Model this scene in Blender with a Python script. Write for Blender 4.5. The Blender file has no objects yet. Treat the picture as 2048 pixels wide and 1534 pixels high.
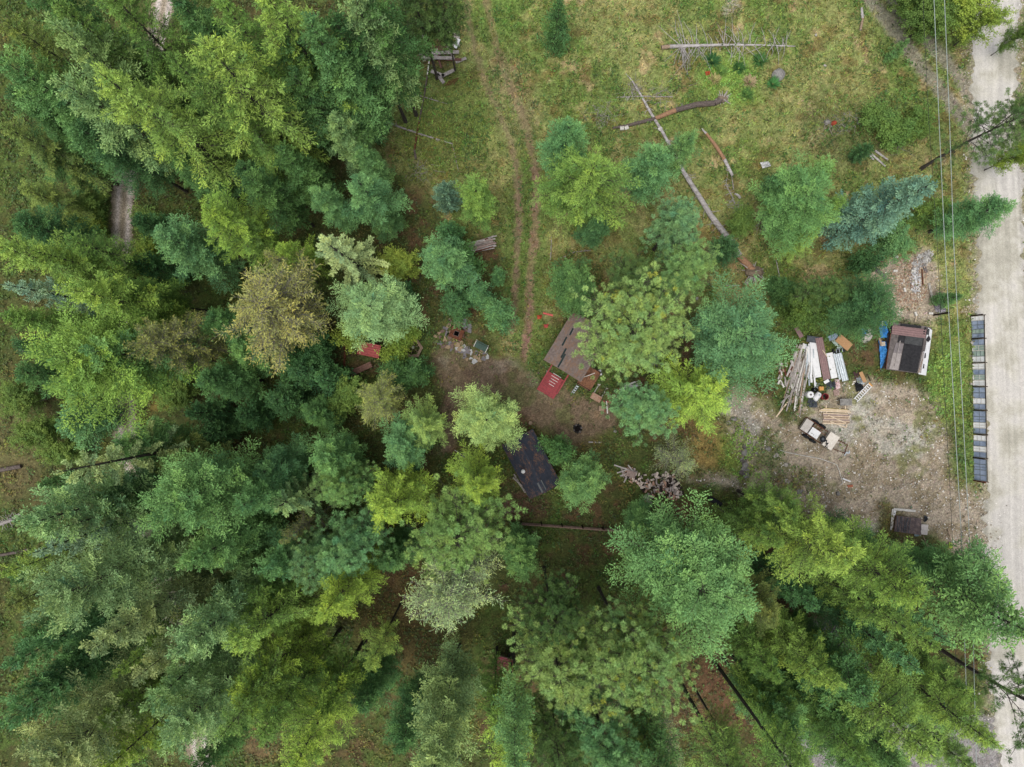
import bpy, math, random
import numpy as np
from mathutils import Vector
R_ = math.radians
sc = bpy.context.scene
COL = sc.collection
# ------------------------------------------------------------ camera, sky, sun, exposure
CAMH = 70.0                      # drone height in metres, looking straight down
PXM = 20.48                      # photograph pixels per metre on the ground
cam = bpy.data.objects.new('camera', bpy.data.cameras.new('camera'))
COL.objects.link(cam)
cam.location = (0, 0, CAMH)
cam.rotation_euler = (0, 0, 0)
cam.data.sensor_width = 36
cam.data.lens = 36 * CAMH / 100.0
cam.data.clip_end = 1500
sc.camera = cam
w = bpy.data.worlds.new('World'); sc.world = w; w.use_nodes = True
nt = w.node_tree; bg = nt.nodes['Background']
sky = nt.nodes.new('ShaderNodeTexSky'); sky.sky_type = 'NISHITA'; sky.sun_disc = False
SUN_EL, SUN_AZ = R_(74), R_(215)
sky.sun_elevation = SUN_EL; sky.sun_rotation = SUN_AZ
sky.air_density = 1.0; sky.dust_density = 4.0; sky.ozone_density = 1.0
hs = nt.nodes.new('ShaderNodeHueSaturation'); hs.inputs['Saturation'].default_value = 0.40
nt.links.new(sky.outputs[0], hs.inputs['Color']); nt.links.new(hs.outputs[0], bg.inputs[0])
bg.inputs[1].default_value = 0.09
sun = bpy.data.objects.new('sun', bpy.data.lights.new('sun', 'SUN')); COL.objects.link(sun)
sun.data.energy = 1.5; sun.data.angle = R_(45); sun.data.color = (1, 0.95, 0.87)
d = Vector((math.sin(SUN_AZ) * math.cos(SUN_EL), math.cos(SUN_AZ) * math.cos(SUN_EL), math.sin(SUN_EL)))
sun.rotation_euler = d.to_track_quat('Z', 'Y').to_euler()
sc.view_settings.view_transform = 'Standard'; sc.view_settings.look = 'None'
sc.view_settings.exposure = 0.80; sc.view_settings.gamma = 1.0
sc.cycles.max_bounces = 6; sc.cycles.diffuse_bounces = 3; sc.cycles.glossy_bounces = 2
sc.cycles.transmission_bounces = 3; sc.cycles.transparent_max_bounces = 4
# ------------------------------------------------------------ helpers
def P(px, py, z=0.0):
    """a point of the place: photo pixel seen at height z"""
    k = (CAMH - z) / CAMH / PXM
    return np.array([(px - 1024) * k, (767 - py) * k, z])
SAT = 0.84                       # the overcast photograph is muted
def s2l(c):
    c = np.asarray(c, float) / 255.0
    c = np.where(c <= 0.04045, c / 12.92, ((np.maximum(c, 0) + 0.055) / 1.055) ** 2.4)
    if c.shape and c.shape[-1] == 3: c = c + (1 - SAT) * ((c * np.array([.25, .6, .15])).sum(-1, keepdims=True) - c)
    return c
ALB = 0.74                       # overall albedo scale against the photographed colour
def col(c, k=1.0):
    return tuple(np.clip(s2l(c) * ALB * k, 0, 0.85)) + (1.0,)
_m = {}
def mat(name, rgb=0, rgb2=None, scale=6.0, rough=0.8, spec=0.3, mix=0.5, metal=0.0, stretch=None, bump=0.0, k=1.0):
    if name in _m: return _m[name]
    m = bpy.data.materials.new(name); m.use_nodes = True; n = m.node_tree; b = n.nodes['Principled BSDF']
    b.inputs['Roughness'].default_value = rough; b.inputs['Metallic'].default_value = metal
    b.inputs['Specular IOR Level'].default_value = spec
    tc = n.nodes.new('ShaderNodeTexCoord'); mp = n.nodes.new('ShaderNodeMapping')
    n.links.new(tc.outputs['Object'], mp.inputs[0])
    if stretch: mp.inputs['Scale'].default_value = stretch
    no = n.nodes.new('ShaderNodeTexNoise'); no.inputs['Scale'].default_value = scale; no.inputs['Detail'].default_value = 6
    no.inputs['Roughness'].default_value = 0.7
    n.links.new(mp.outputs[0], no.inputs['Vector'])
    cr = n.nodes.new('ShaderNodeValToRGB'); n.links.new(no.outputs[0], cr.inputs[0])
    c1 = col(rgb, k); c2 = col(rgb2, k) if rgb2 is not None else tuple(x * 0.72 for x in c1[:3]) + (1,)
    cr.color_ramp.elements[0].position = mix - 0.14; cr.color_ramp.elements[0].color = c2
    cr.color_ramp.elements[1].position = mix + 0.14; cr.color_ramp.elements[1].color = c1
    n.links.new(cr.outputs[0], b.inputs['Base Color'])
    if bump:
        bp = n.nodes.new('ShaderNodeBump'); bp.inputs['Strength'].default_value = bump; bp.inputs['Distance'].default_value = 0.05
        n.links.new(no.outputs[0], bp.inputs['Height']); n.links.new(bp.outputs[0], b.inputs['Normal'])
    _m[name] = m
    return m
def tag(o, label=None, cat=None, group=None, kind=None):
    if label: o['label'] = label
    if cat: o['category'] = cat
    if group: o['group'] = group
    if kind: o['kind'] = kind
    return o
def npmesh(name, V, F, m, C=None, smooth=False):
    """mesh from arrays; F (n,3) or (n,4); C per-vertex colour (n,3)"""
    V = np.asarray(V, np.float32); F = np.asarray(F, np.int32)
    me = bpy.data.meshes.new(name)
    k = F.shape[1]
    me.vertices.add(len(V)); me.vertices.foreach_set('co', V.ravel())
    me.loops.add(F.size); me.loops.foreach_set('vertex_index', F.ravel())
    me.polygons.add(len(F)); me.polygons.foreach_set('loop_start', np.arange(0, F.size, k, dtype=np.int32))
    if smooth: me.polygons.foreach_set('use_smooth', np.ones(len(F), bool))
    if C is not None:
        a = me.color_attributes.new('Col', 'FLOAT_COLOR', 'POINT')
        a.data.foreach_set('color', np.concatenate([C, np.ones((len(C), 1))], 1).astype(np.float32).ravel())
    me.materials.append(m); me.update(calc_edges=True); me.validate()
    return me
def link(name, me, parent=None, loc=None):
    o = bpy.data.objects.new(name, me); COL.objects.link(o)
    if parent: o.parent = parent
    if loc is not None: o.location = loc
    return o
def empty(name, loc, label, cat, group=None, rz=0.0):
    o = bpy.data.objects.new(name, None); COL.objects.link(o); o.location = loc; o.rotation_euler = (0, 0, rz)
    o.empty_display_size = 0.3
    return tag(o, label, cat, group)
# value noise for layout
_rn = np.random.default_rng(5)
_lat = _rn.random((256, 256))
def vnoise(x, y):
    xi = np.floor(x).astype(int); yi = np.floor(y).astype(int); fx = x - xi; fy = y - yi
    fx = fx * fx * (3 - 2 * fx); fy = fy * fy * (3 - 2 * fy)
    a = _lat[xi % 256, yi % 256]; b = _lat[(xi + 1) % 256, yi % 256]; c = _lat[xi % 256, (yi + 1) % 256]; e = _lat[(xi + 1) % 256, (yi + 1) % 256]
    return (a * (1 - fx) + b * fx) * (1 - fy) + (c * (1 - fx) + e * fx) * fy
def fbm(x, y, f, o=4, sx=0.0):
    s = 0; a = 0.5; t = 0
    for i in range(o):
        s = s + a * vnoise(x * f + 37.1 * i + sx, y * f + 11.7 * i + sx); t += a; a *= 0.55; f *= 2.1
    return s / t
def sst(a, b, x):
    t = np.clip((x - a) / (b - a), 0, 1); return t * t * (3 - 2 * t)
def seg_dist(x, y, pts):
    """distance (in photo px) to a polyline given in photo px, and the signed side offset"""
    best = np.full(x.shape, 1e9); sg = np.zeros(x.shape)
    for (x0, y0), (x1, y1) in zip(pts[:-1], pts[1:]):
        dx, dy = x1 - x0, y1 - y0; L2 = dx * dx + dy * dy
        t = np.clip(((x - x0) * dx + (y - y0) * dy) / L2, 0, 1)
        ex, ey = x - (x0 + t * dx), y - (y0 + t * dy); dd = np.hypot(ex, ey)
        s = np.sign(dx * ey - dy * ex)
        up = dd < best; best = np.where(up, dd, best); sg = np.where(up, s, sg)
    return best, best * sg
def inpoly(x, y, pts):
    """signed distance-like field in px, positive inside"""
    ins = np.zeros(x.shape, bool); n = len(pts)
    for i in range(n):
        x0, y0 = pts[i]; x1, y1 = pts[(i + 1) % n]
        c = ((y0 > y) != (y1 > y)); xx = (x1 - x0) * (y - y0) / ((y1 - y0) if y1 != y0 else 1e-9) + x0
        ins ^= (c & (x < xx))
    dd, _ = seg_dist(x, y, list(pts) + [pts[0]])
    return np.where(ins, dd, -dd)
# ------------------------------------------------------------ the ground
ROAD_L = [(1958, -500), (1950, -60), (1945, 60), (1941, 200), (1947, 330), (1955, 450), (1958, 600), (1966, 760), (1972, 900), (1968, 1050), (1972, 1200), (1985, 1400), (1998, 1534), (2030, 2000)]
ROAD_R = [(2052, -500), (2046, -60), (2038, 60), (2034, 200), (2040, 330), (2046, 450), (2054, 600), (2062, 760), (2066, 900), (2070, 1050), (2076, 1200), (2088, 1400), (2100, 1534), (2132, 2000)]
LEFT_TRACK = [(360, -400), (335, -40), (318, 60), (300, 140), (268, 260), (248, 380), (243, 470), (243, 560), (240, 700), (250, 800), (252, 880), (272, 980), (296, 1070), (335, 1200), (385, 1400), (405, 1534), (440, 2000)]
MID_A = [(925, -300), (932, 0), (950, 110), (985, 200), (1018, 270), (1034, 340), (1037, 420), (1033, 520), (1030, 600), (1022, 660)]
MID_B = [(968, -300), (974, 0), (985, 60), (1010, 150), (1052, 250), (1072, 340), (1070, 430), (1063, 540), (1056, 640), (1048, 720)]
NE_A = [(1700, -150), (1742, 0), (1790, 60), (1845, 135), (1890, 190), (1945, 260)]
NE_B = [(1740, -150), (1790, 10), (1850, 75), (1900, 130), (1945, 190)]
YARD = [(1445, 830), (1470, 780), (1520, 790), (1560, 850), (1600, 820), (1700, 770), (1760, 755), (1830, 770), (1880, 810), (1893, 870), (1905, 960), (1950, 990), (2000, 1010), (2000, 1210), (1965, 1150), (1920, 1120), (1860, 1060), (1780, 1010), (1740, 1060), (1640, 1040), (1560, 1010), (1500, 985), (1400, 965), (1370, 955), (1400, 945), (1490, 950), (1470, 900)]
CLEAR = [(860, 720), (880, 690), (930, 700), (985, 720), (1020, 715), (1060, 735), (1105, 750), (1150, 790), (1220, 800), (1235, 850), (1180, 890), (1140, 900), (1090, 860), (1060, 840), (1000, 800), (930, 800), (900, 900), (870, 900), (890, 800)]
DRIVE = [(1600, 1250), (1650, 1240), (1700, 1290), (1760, 1370), (1850, 1440), (1990, 1440), (2000, 1700), (1540, 1700), (1570, 1420), (1620, 1340)]
PAD = [(1795, 515), (1860, 500), (1875, 560), (1880, 640), (1800, 640), (1745, 600), (1735, 545)]
gx = np.concatenate([-np.geomspace(420, 56, 26)[:-1], np.linspace(-56, 56, 801), np.geomspace(56, 420, 26)[1:]])
gy = np.concatenate([-np.geomspace(420, 44, 26)[:-1], np.linspace(-44, 44, 629), np.geomspace(44, 420, 26)[1:]])
GX, GY = np.meshgrid(gx, gy)
def ground_fields(X, Y):
    px = X * PXM + 1024; py = 767 - Y * PXM
    wob = (fbm(X, Y, 0.35, 4) - 0.5) * 44; wob2 = (fbm(X, Y, 1.3, 3, 9.) - 0.5) * 18
    n1 = fbm(X, Y, 0.22, 4, 3.3); n2 = fbm(X, Y, 0.9, 4, 7.7); n3 = fbm(X, Y, 3.5, 3, 1.7); n4 = fbm(X, Y, 0.11, 3, 21.)
    jx, jy = px + wob + wob2, py + wob - wob2
    # meadow mask
    mead = inpoly(jx, jy, [(700, 330), (760, 190), (900, 150), (930, -600), (2600, -600), (2600, 2300), (1995, 1500), (1960, 1080), (1900, 700), (1700, 560), (1560, 640), (1400, 620), (1260, 560), (1100, 640), (1080, 720), (1000, 720), (1000, 600), (1010, 470), (900, 470), (860, 380)])
    mead = sst(-25, 25, mead)
    def mixc(a, b, t): return a + (b - a) * t[..., None]
    C = np.zeros(px.shape + (3,)) + np.array([78., 88., 40.])
    C = mixc(C, np.array([104., 76., 54.]), sst(0.48, 0.68, n2) * (0.3 + .5 * sst(450, 900, px)))      # needle litter
    C = mixc(C, np.array([80., 106., 36.]), sst(0.44, 0.60, n1) * 0.75)                     # undergrowth
    C = mixc(C, np.array([112., 100., 42.]), sst(0.58, 0.74, n3) * 0.4)
    M = np.zeros(px.shape + (3,)) + np.array([134., 143., 74.])
    M = mixc(M, np.array([106., 130., 52.]), sst(0.42, 0.62, n1) * 0.8)
    M = mixc(M, np.array([164., 156., 92.]), sst(0.50, 0.72, n2) * 0.7)
    M = mixc(M, np.array([176., 154., 108.]), sst(0.64, 0.76, fbm(X, Y, 0.55, 3, 40.)) * 0.8)
    M = mixc(M, np.array([120., 96., 50.]), sst(0.56, 0.7, fbm(X, Y, 0.7, 4, 60.)) * 0.45)
    C = mixc(C, M, mead)
    def blob(cx, cy, r, c, k, C, ry=None):
        dd = np.hypot((jx - cx) / r, (jy - cy) / (ry or r)); return mixc(C, np.array(c, float), (1 - sst(0.45, 1.1, dd)) * k)
    C = blob(900, 240, 130, (96, 118, 42), .7, C); C = blob(1000, 20, 60, (104, 138, 48), .8, C); C = blob(860, 330, 80, (112, 118, 58), .5, C)
    C = blob(1410, 890, 60, (158, 134, 66), .9, C, 75); C = blob(1340, 830, 60, (140, 116, 72), .5, C)
    C = blob(1480, 900, 55, (112, 138, 44), .9, C, 80); C = blob(1890, 760, 55, (112, 142, 54), .9, C, 110)
    C = blob(1925, 900, 30, (104, 134, 58), .8, C, 120); C = blob(1460, 160, 80, (120, 156, 50), .9, C, 62)
    C = blob(1690, 250, 110, (100, 106, 62), .6, C); C = blob(1465, 15, 22, (158, 152, 134), .9, C, 30)
    C = blob(1330, 620, 30, (168, 128, 76), .6, C); C = blob(1380, 450, 40, (160, 132, 66), .6, C); C = blob(1700, 200, 60, (160, 158, 84), .5, C)
    C = blob(1050, 1010, 60, (104, 74, 62), .8, C, 40); C = blob(1390, 1380, 190, (112, 78, 56), .75, C, 140); C = blob(820, 1250, 150, (104, 82, 48), .7, C)
    C = blob(530, 1480, 60, (122, 96, 66), .8, C); C = blob(450, 900, 70, (88, 66, 52), .7, C); C = blob(320, 810, 30, (150, 128, 50), .7, C)
    C = blob(20, 900, 70, (124, 106, 74), .6, C, 150); C = blob(1800, 1060, 60, (134, 118, 80), .5, C)
    C = blob(1150, 870, 90, (108, 98, 58), .7, C); C = blob(1190, 825, 10, (196, 148, 70), .9, C, 14); C = blob(1150, 560, 90, (110, 104, 48), .6, C)
    cl = inpoly(jx, jy, CLEAR); sl = mixc(np.zeros(px.shape + (3,)) + np.array([122., 102., 84.]), np.array([98., 104., 58.]), sst(.5, .64, fbm(X, Y, .6, 4, 33.)) * .7); sl = mixc(sl, np.array([142., 130., 118.]), sst(.58, .7, fbm(X, Y, .45, 3, 66.)) * .7); C = mixc(C, sl + (n3[..., None] - .5) * 22, sst(-14, 10, cl) * 0.86)
    C = blob(960, 765, 60, (100, 80, 66), .6, C)
    yd = inpoly(jx, jy, YARD)
    yc = mixc(np.zeros(px.shape + (3,)) + np.array([168., 154., 134.]), np.array([140., 126., 98.]), sst(0.42, 0.62, n2) * 0.8)
    yc = mixc(yc, np.array([176., 172., 158.]), sst(0.5, 0.7, n1))
    yc = mixc(yc, np.array([122., 124., 76.]), sst(0.58, 0.72, fbm(X, Y, 0.5, 4, 80.)) * 0.8)
    C = mixc(C, yc, sst(-22, 14, yd))
    C = blob(1495, 860, 26, (158, 156, 148), .8, C, 50); C = blob(1530, 900, 45, (116, 122, 78), .75, C, 55); C = blob(1560, 960, 60, (124, 118, 88), .6, C, 40)
    pd = inpoly(jx, jy, PAD); C = mixc(C, np.array([172., 156., 140.]) + (n3[..., None] - .5) * 20, sst(-14, 10, pd) * 0.9)
    C = blob(200, 440, 34, (104, 140, 46), .85, C, 70); C = blob(215, 820, 26, (112, 142, 48), .8, C, 60); C = blob(300, 470, 40, (92, 112, 40), .6, C, 80)
    # tracks
    C = blob(1050, 470, 62, (94, 116, 46), .9, C, 290)
    for pts, wd, c, k in ((MID_A, 6, (134, 112, 88), .85), (MID_B, 7, (138, 112, 88), .95)):
        d_, _ = seg_dist(px + wob2 * .4, py, pts); C = mixc(C, np.array(c, float), (1 - sst(wd * .5, wd * 1.7, d_ + (n3 - .5) * 14)) * k * (.62 + .38 * sst(250, 380, py)) * (.55 + .9 * fbm(X, Y, 1.1, 2, 91.)))
    d_, _ = seg_dist(px + wob * .2, py, [(1012, 160), (1030, 230)]); C = mixc(C, np.array([140., 128., 92.]), (1 - sst(15, 75, d_)) * .45)
    for pts in (NE_A, NE_B):
        d_, _ = seg_dist(px + wob2 * .3, py, pts); C = mixc(C, np.array([142., 136., 122.]), (1 - sst(8, 22, d_ + (n3 - .5) * 10)) * .85)
    d_, sd = seg_dist(px, py, LEFT_TRACK)
    C = mixc(C, np.array([120., 108., 84.]), (1 - sst(20, 34, d_ + wob2)) * .9)
    rd = inpoly(px, py, ROAD_L + ROAD_R[::-1])
    C = mixc(C, np.array([156., 146., 126.]), sst(-26, 0, rd + wob2 * 1.1 + (n3 - .5) * 24) * .85)
    dv = inpoly(jx, jy, DRIVE); C = mixc(C, np.array([142., 138., 136.]), sst(-20, 6, dv))
    C = C * (0.88 + 0.24 * fbm(X, Y, 2.2, 2, 15.))[..., None]
    return px, py, C, mead, dict(n1=n1, n2=n2, n3=n3, yd=yd, rd=rd, cl=cl, dl=d_ * 0 + seg_dist(px, py, LEFT_TRACK)[0], dv=dv, pd=pd)
gpx, gpy, GC, GM, GF = ground_fields(GX, GY)
GZ = (fbm(GX, GY, 0.5, 4, 30.) - 0.5) * 0.10 - 0.05
GZ = np.where(GF['rd'] > -14, -0.05, GZ)
_gr = np.random.default_rng(3); GR = np.clip(1 + _gr.normal(0, .045, GX.shape), .6, 1.5)[..., None] + _gr.normal(0, .012, GX.shape + (3,))
def attr_mat(name, fine=9.0, amt=0.35, rough=0.95, speck=None, bump=0.4, sa=.38):
    m = bpy.data.materials.new(name); m.use_nodes = True; n = m.node_tree; b = n.nodes['Principled BSDF']
    b.inputs['Roughness'].default_value = rough; b.inputs['Specular IOR Level'].default_value = 0.15
    at = n.nodes.new('ShaderNodeAttribute'); at.attribute_name = 'Col'
    tc = n.nodes.new('ShaderNodeTexCoord')
    no = n.nodes.new('ShaderNodeTexNoise'); no.inputs['Scale'].default_value = fine; no.inputs['Detail'].default_value = 5; no.inputs['Roughness'].default_value = 0.75
    n.links.new(tc.outputs['Object'], no.inputs['Vector'])
    mr = n.nodes.new('ShaderNodeMapRange'); mr.inputs[1].default_value = 0.3; mr.inputs[2].default_value = 0.7
    mr.inputs[3].default_value = 1 - amt; mr.inputs[4].default_value = 1 + amt
    n.links.new(no.outputs[0], mr.inputs[0])
    mx = n.nodes.new('ShaderNodeVectorMath'); mx.operation = 'SCALE'
    n.links.new(at.outputs['Color'], mx.inputs[0]); n.links.new(mr.outputs[0], mx.inputs['Scale'])
    out = mx.outputs[0]
    if speck:
        vo = n.nodes.new('ShaderNodeTexVoronoi'); vo.inputs['Scale'].default_value = speck
        n.links.new(tc.outputs['Object'], vo.inputs['Vector'])
        sp = n.nodes.new('ShaderNodeSeparateColor'); n.links.new(vo.outputs['Color'], sp.inputs[0])
        m2 = n.nodes.new('ShaderNodeMapRange'); m2.inputs[3].default_value = 1 - sa; m2.inputs[4].default_value = 1 + sa
        n.links.new(sp.outputs[0], m2.inputs[0])
        m3 = n.nodes.new('ShaderNodeVectorMath'); m3.operation = 'SCALE'
        n.links.new(out, m3.inputs[0]); n.links.new(m2.outputs[0], m3.inputs['Scale']); out = m3.outputs[0]
    n.links.new(out, b.inputs['Base Color'])
    bp = n.nodes.new('ShaderNodeBump'); bp.inputs['Strength'].default_value = bump; bp.inputs['Distance'].default_value = 0.08
    n.links.new(no.outputs[0], bp.inputs['Height']); n.links.new(bp.outputs[0], b.inputs['Normal'])
    return m
def grid_faces(ny, nx):
    i = np.arange(ny * nx).reshape(ny, nx)
    return np.stack([i[:-1, :-1], i[:-1, 1:], i[1:, 1:], i[1:, :-1]], -1).reshape(-1, 4)
ny, nx = GX.shape
gm = attr_mat('soil_and_turf', 9.0, 0.30, speck=10.0, sa=.30)
g = link('ground', npmesh('ground', np.stack([GX, GY, GZ], -1).reshape(-1, 3), grid_faces(ny, nx), gm, (s2l(GC * GR) * ALB).reshape(-1, 3), True))
tag(g, kind='structure')
# strips laid on the ground
def strip(name, Lp, Rp, nu, z, cf, m, step=0.25, ragged=6):
    """sheet between two pixel polylines, sampled along; cf(u,v,x,y)->srgb"""
    def res(pts):
        pts = np.array([P(a, b)[:2] for a, b in pts]); s = np.r_[0, np.cumsum(np.hypot(*np.diff(pts, axis=0).T))]
        return pts, s
    a, sa = res(Lp); b, sb = res(Rp); n = int(sa[-1] / step); t = np.linspace(0, 1, n)
    A = np.stack([np.interp(t * sa[-1], sa, a[:, k]) for k in (0, 1)], -1); B = np.stack([np.interp(t * sb[-1], sb, b[:, k]) for k in (0, 1)], -1)
    wj = (fbm(A[:, 0], A[:, 1], 1.6, 3, 2.) - .5) * ragged / PXM * 2; wk = (fbm(B[:, 0], B[:, 1], 1.6, 3, 4.) - .5) * ragged / PXM * 2
    W0 = np.linalg.norm(B - A, axis=1); dirn = (B - A) / W0[:, None]; A0 = A.copy(); A = A + dirn * wj[:, None]; B = B + dirn * wk[:, None]
    u = np.linspace(0, 1, nu); X = A[:, None, :] * (1 - u[None, :, None]) + B[:, None, :] * u[None, :, None]
    U, V = np.meshgrid(u, t * sa[-1]); U = ((X - A0[:, None, :]) * dirn[:, None, :]).sum(-1) / W0[:, None]; C = cf(U, V, X[..., 0], X[..., 1])
    z = z + 0 * U
    VV = np.concatenate([X, z[..., None]], -1).reshape(-1, 3)
    o = link(name, npmesh(name, VV, grid_faces(n, nu), m, (s2l(C) * ALB).reshape(-1, 3), True)); tag(o, kind='structure'); return o
def road_c(U, V, X, Y):
    base = np.array([202., 198., 192.])
    st = fbm(U * 26, V * 0.05, 1.0, 4); blot = fbm(X, Y, 0.35, 4, 12.); fine = fbm(X, Y, 3.0, 3, 1.)
    v = 1 - 0.055 * sst(0.5, 0.75, st) - 0.12 * sst(0.5, 0.75, blot) + 0.05 * sst(0.5, 0.3, st) + (fine - .5) * 0.10
    edge = np.minimum(U, 1 - U); v = v - 0.10 * (1 - sst(0, 0.12, edge + (fine - .5) * .12))
    C = base * v[..., None]; C[..., 2] -= 9 * sst(.4, .7, blot); return C
strip('gravel_road', ROAD_L, ROAD_R, 40, -0.038, road_c, attr_mat('packed_gravel', 10, 0.07, speck=16, bump=.2, sa=.12), 0.2, 17)
def off(pts, o):
    return [(x + o, y) for x, y in pts]
def track_c(U, V, X, Y):
    f = fbm(X, Y, 2.0, 4, 5.); rut = np.exp(-((U - .3) / .14) ** 2) + np.exp(-((U - .78) / .14) ** 2)
    a = np.array([150., 136., 112.]); b = np.array([204., 193., 187.])
    C = a + (b - a) * np.clip(rut * (0.7 + f * .5), 0, 1)[..., None]; return C * (0.85 + f * .3)[..., None]
strip('dirt_track', off(LEFT_TRACK, -24), off(LEFT_TRACK, 22), 16, 0.012, track_c, attr_mat('track_dirt', 8, .22, speck=12), .25, 12)
# ------------------------------------------------------------ grass and low plants nobody could count
rng = np.random.default_rng(11)
def leafmat(name, trans=0.14, spec=0.25):
    m = bpy.data.materials.new(name); m.use_nodes = True; n = m.node_tree; b = n.nodes['Principled BSDF']
    b.inputs['Roughness'].default_value = 0.65; b.inputs['Specular IOR Level'].default_value = spec
    at = n.nodes.new('ShaderNodeAttribute'); at.attribute_name = 'Col'
    oi = n.nodes.new('ShaderNodeObjectInfo')
    mu = n.nodes.new('ShaderNodeVectorMath'); mu.operation = 'MULTIPLY'
    n.links.new(at.outputs['Color'], mu.inputs[0]); n.links.new(oi.outputs['Color'], mu.inputs[1])
    n.links.new(mu.outputs[0], b.inputs['Base Color'])
    tr = n.nodes.new('ShaderNodeBsdfTranslucent'); n.links.new(mu.outputs[0], tr.inputs[0])
    ms = n.nodes.new('ShaderNodeMixShader'); ms.inputs[0].default_value = trans
    n.links.new(b.outputs[0], ms.inputs[1]); n.links.new(tr.outputs[0], ms.inputs[2])
    n.links.new(ms.outputs[0], n.nodes['Material Output'].inputs[0])
    return m
LEAF = leafmat('foliage')
def unit(v): return v / np.maximum(np.linalg.norm(v, axis=-1, keepdims=True), 1e-9)
def diamonds(c, d, wv, ln, wd):
    """leaf-shaped quads: base c, direction d, side wv, length ln, half width wd"""
    ln = np.asarray(ln)[..., None]; wd = np.asarray(wd)[..., None]
    V = np.stack([c, c + d * ln * .45 + wv * wd, c + d * ln, c + d * ln * .45 - wv * wd], 1)
    F = np.arange(len(c) * 4).reshape(-1, 4); return V.reshape(-1, 3), F
def scatter(n, dens, seed, xr=(-54, 54), yr=(-42, 42)):
    r = np.random.default_rng(seed); x = r.uniform(*xr, n); y = r.uniform(*yr, n)
    px, py, C, M, F = ground_fields(x, y); k = dens(px, py, M, F); keep = r.random(n) < k
    return r, x[keep], y[keep], C[keep], M[keep], px[keep], py[keep]
def bare(px, py, F):
    k = 1 - 0.93 * sst(-8, 12, F['yd']); k *= 1 - sst(-16, 0, F['rd']); k *= 1 - .93 * sst(-10, 8, F['cl']); k *= sst(22, 34, F['dl'])
    k *= 1 - sst(-10, 5, F['dv']); k *= 1 - .9 * sst(-8, 8, F['pd'])
    for pts, w_ in ((MID_A, 8), (MID_B, 9), (NE_A, 14), (NE_B, 12)):
        k *= .25 + .75 * sst(w_ * .6, w_ * 1.4, seg_dist(px, py, pts)[0])
    return k
# grass of the meadow and clearings
r, x, y, C, M, px, py = scatter(150000, lambda px, py, M, F: bare(px, py, F) * (0.12 + 0.75 * M) * sst(.3, .6, F['n3'] + .15), 21)
n = len(x); nb = 3
c = np.repeat(np.stack([x, y, np.full(n, -.03)], -1), nb, 0); c[:, :2] += r.normal(0, .06, (n * nb, 2))
az = np.repeat(fbm(x, y, .25, 2) * 12, nb) + r.normal(0, .9, n * nb); el = r.uniform(.25, 1.1, n * nb)
dd = np.stack([np.cos(az) * np.cos(el), np.sin(az) * np.cos(el), np.sin(el)], -1)
wv = unit(np.cross(dd, np.array([0, 0, 1.])) + r.normal(0, .2, dd.shape))
V, F = diamonds(c, dd, wv, r.uniform(.18, .50, n * nb), r.uniform(.02, .05, n * nb))
cc = s2l(np.repeat(np.clip(C * 1.08 + r.normal(0, 9, C.shape) + np.array([2, 6, -6]), 20, 235), nb, 0)) * ALB * r.uniform(.6, 1.75, (n * nb, 1))
o = link('grass', npmesh('grass', V, F, LEAF, np.repeat(cc, 4, 0))); tag(o, 'yellow-green tufts of grass over the meadow', 'grass', kind='stuff')
# broad-leaved undergrowth
def ud(px, py, M, F):
    k = bare(px, py, F) * (0.45 + 0.55 * sst(.42, .6, F['n1'])) * (1 - .5 * M)
    k = k * sst(.34, .52, fbm(px / PXM, py / PXM, .8, 3, 55.))
    for cx, cy, ra, rb in ((1890, 770, 45, 90), (1480, 905, 45, 70), (1530, 900, 40, 50), (1590, 960, 60, 30), (1455, 165, 70, 55), (880, 300, 120, 70), (1760, 250, 100, 60), (1925, 870, 22, 110), (1150, 560, 60, 70)):
        k = np.maximum(k, (1 - sst(.6, 1.1, np.hypot((px - cx) / ra, (py - cy) / rb))) * .9)
    return k
r, x, y, C, M, px, py = scatter(125000, ud, 22)
n = len(x); nb = 4
hgt = 0.08 + 0.4 * fbm(x, y, .6, 3, 5.) * (1 - .5 * M)
c = np.repeat(np.stack([x, y, hgt * .6], -1), nb, 0); c += r.normal(0, 1, (n * nb, 3)) * np.array([.14, .14, .08])
az = r.uniform(0, 6.28, n * nb); el = r.normal(.1, .35, n * nb)
dd = np.stack([np.cos(az) * np.cos(el), np.sin(az) * np.cos(el), np.sin(el)], -1); wv = unit(np.cross(dd, np.array([0, 0, 1.])) + r.normal(0, .3, dd.shape))
V, F = diamonds(c, dd, wv, r.uniform(.12, .32, n * nb), r.uniform(.04, .10, n * nb))
hu = fbm(x, y, .3, 3, 77.)
base = np.array([84., 112., 40.]) + (np.array([140., 142., 44.]) - np.array([84., 112., 40.])) * sst(.5, .72, hu)[:, None]
base = base * .56 + C * .46; hb = sum((1 - sst(.6, 1.1, np.hypot((px - a_) / b_, (py - c_) / d_))) for a_, c_, b_, d_ in ((1455, 165, 75, 60), (1892, 765, 45, 80), (1480, 905, 42, 66), (205, 440, 36, 70), (205, 820, 30, 60)))[:, None].clip(0, 1) * .85; base = base + hb * (np.array([132., 172., 54.]) - base); base = np.where((M > .5)[:, None] & (hb < .3), base * np.array([.86, .95, .8]), base)
cc = s2l(np.repeat(np.clip(base + r.normal(0, 9, base.shape), 16, 230), nb, 0)) * ALB * r.uniform(.5, 1.6, (n * nb, 1))
o = link('undergrowth', npmesh('undergrowth', V, F, LEAF, np.repeat(cc, 4, 0))); tag(o, 'low leafy green undergrowth on the forest floor', 'undergrowth', kind='stuff')
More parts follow.
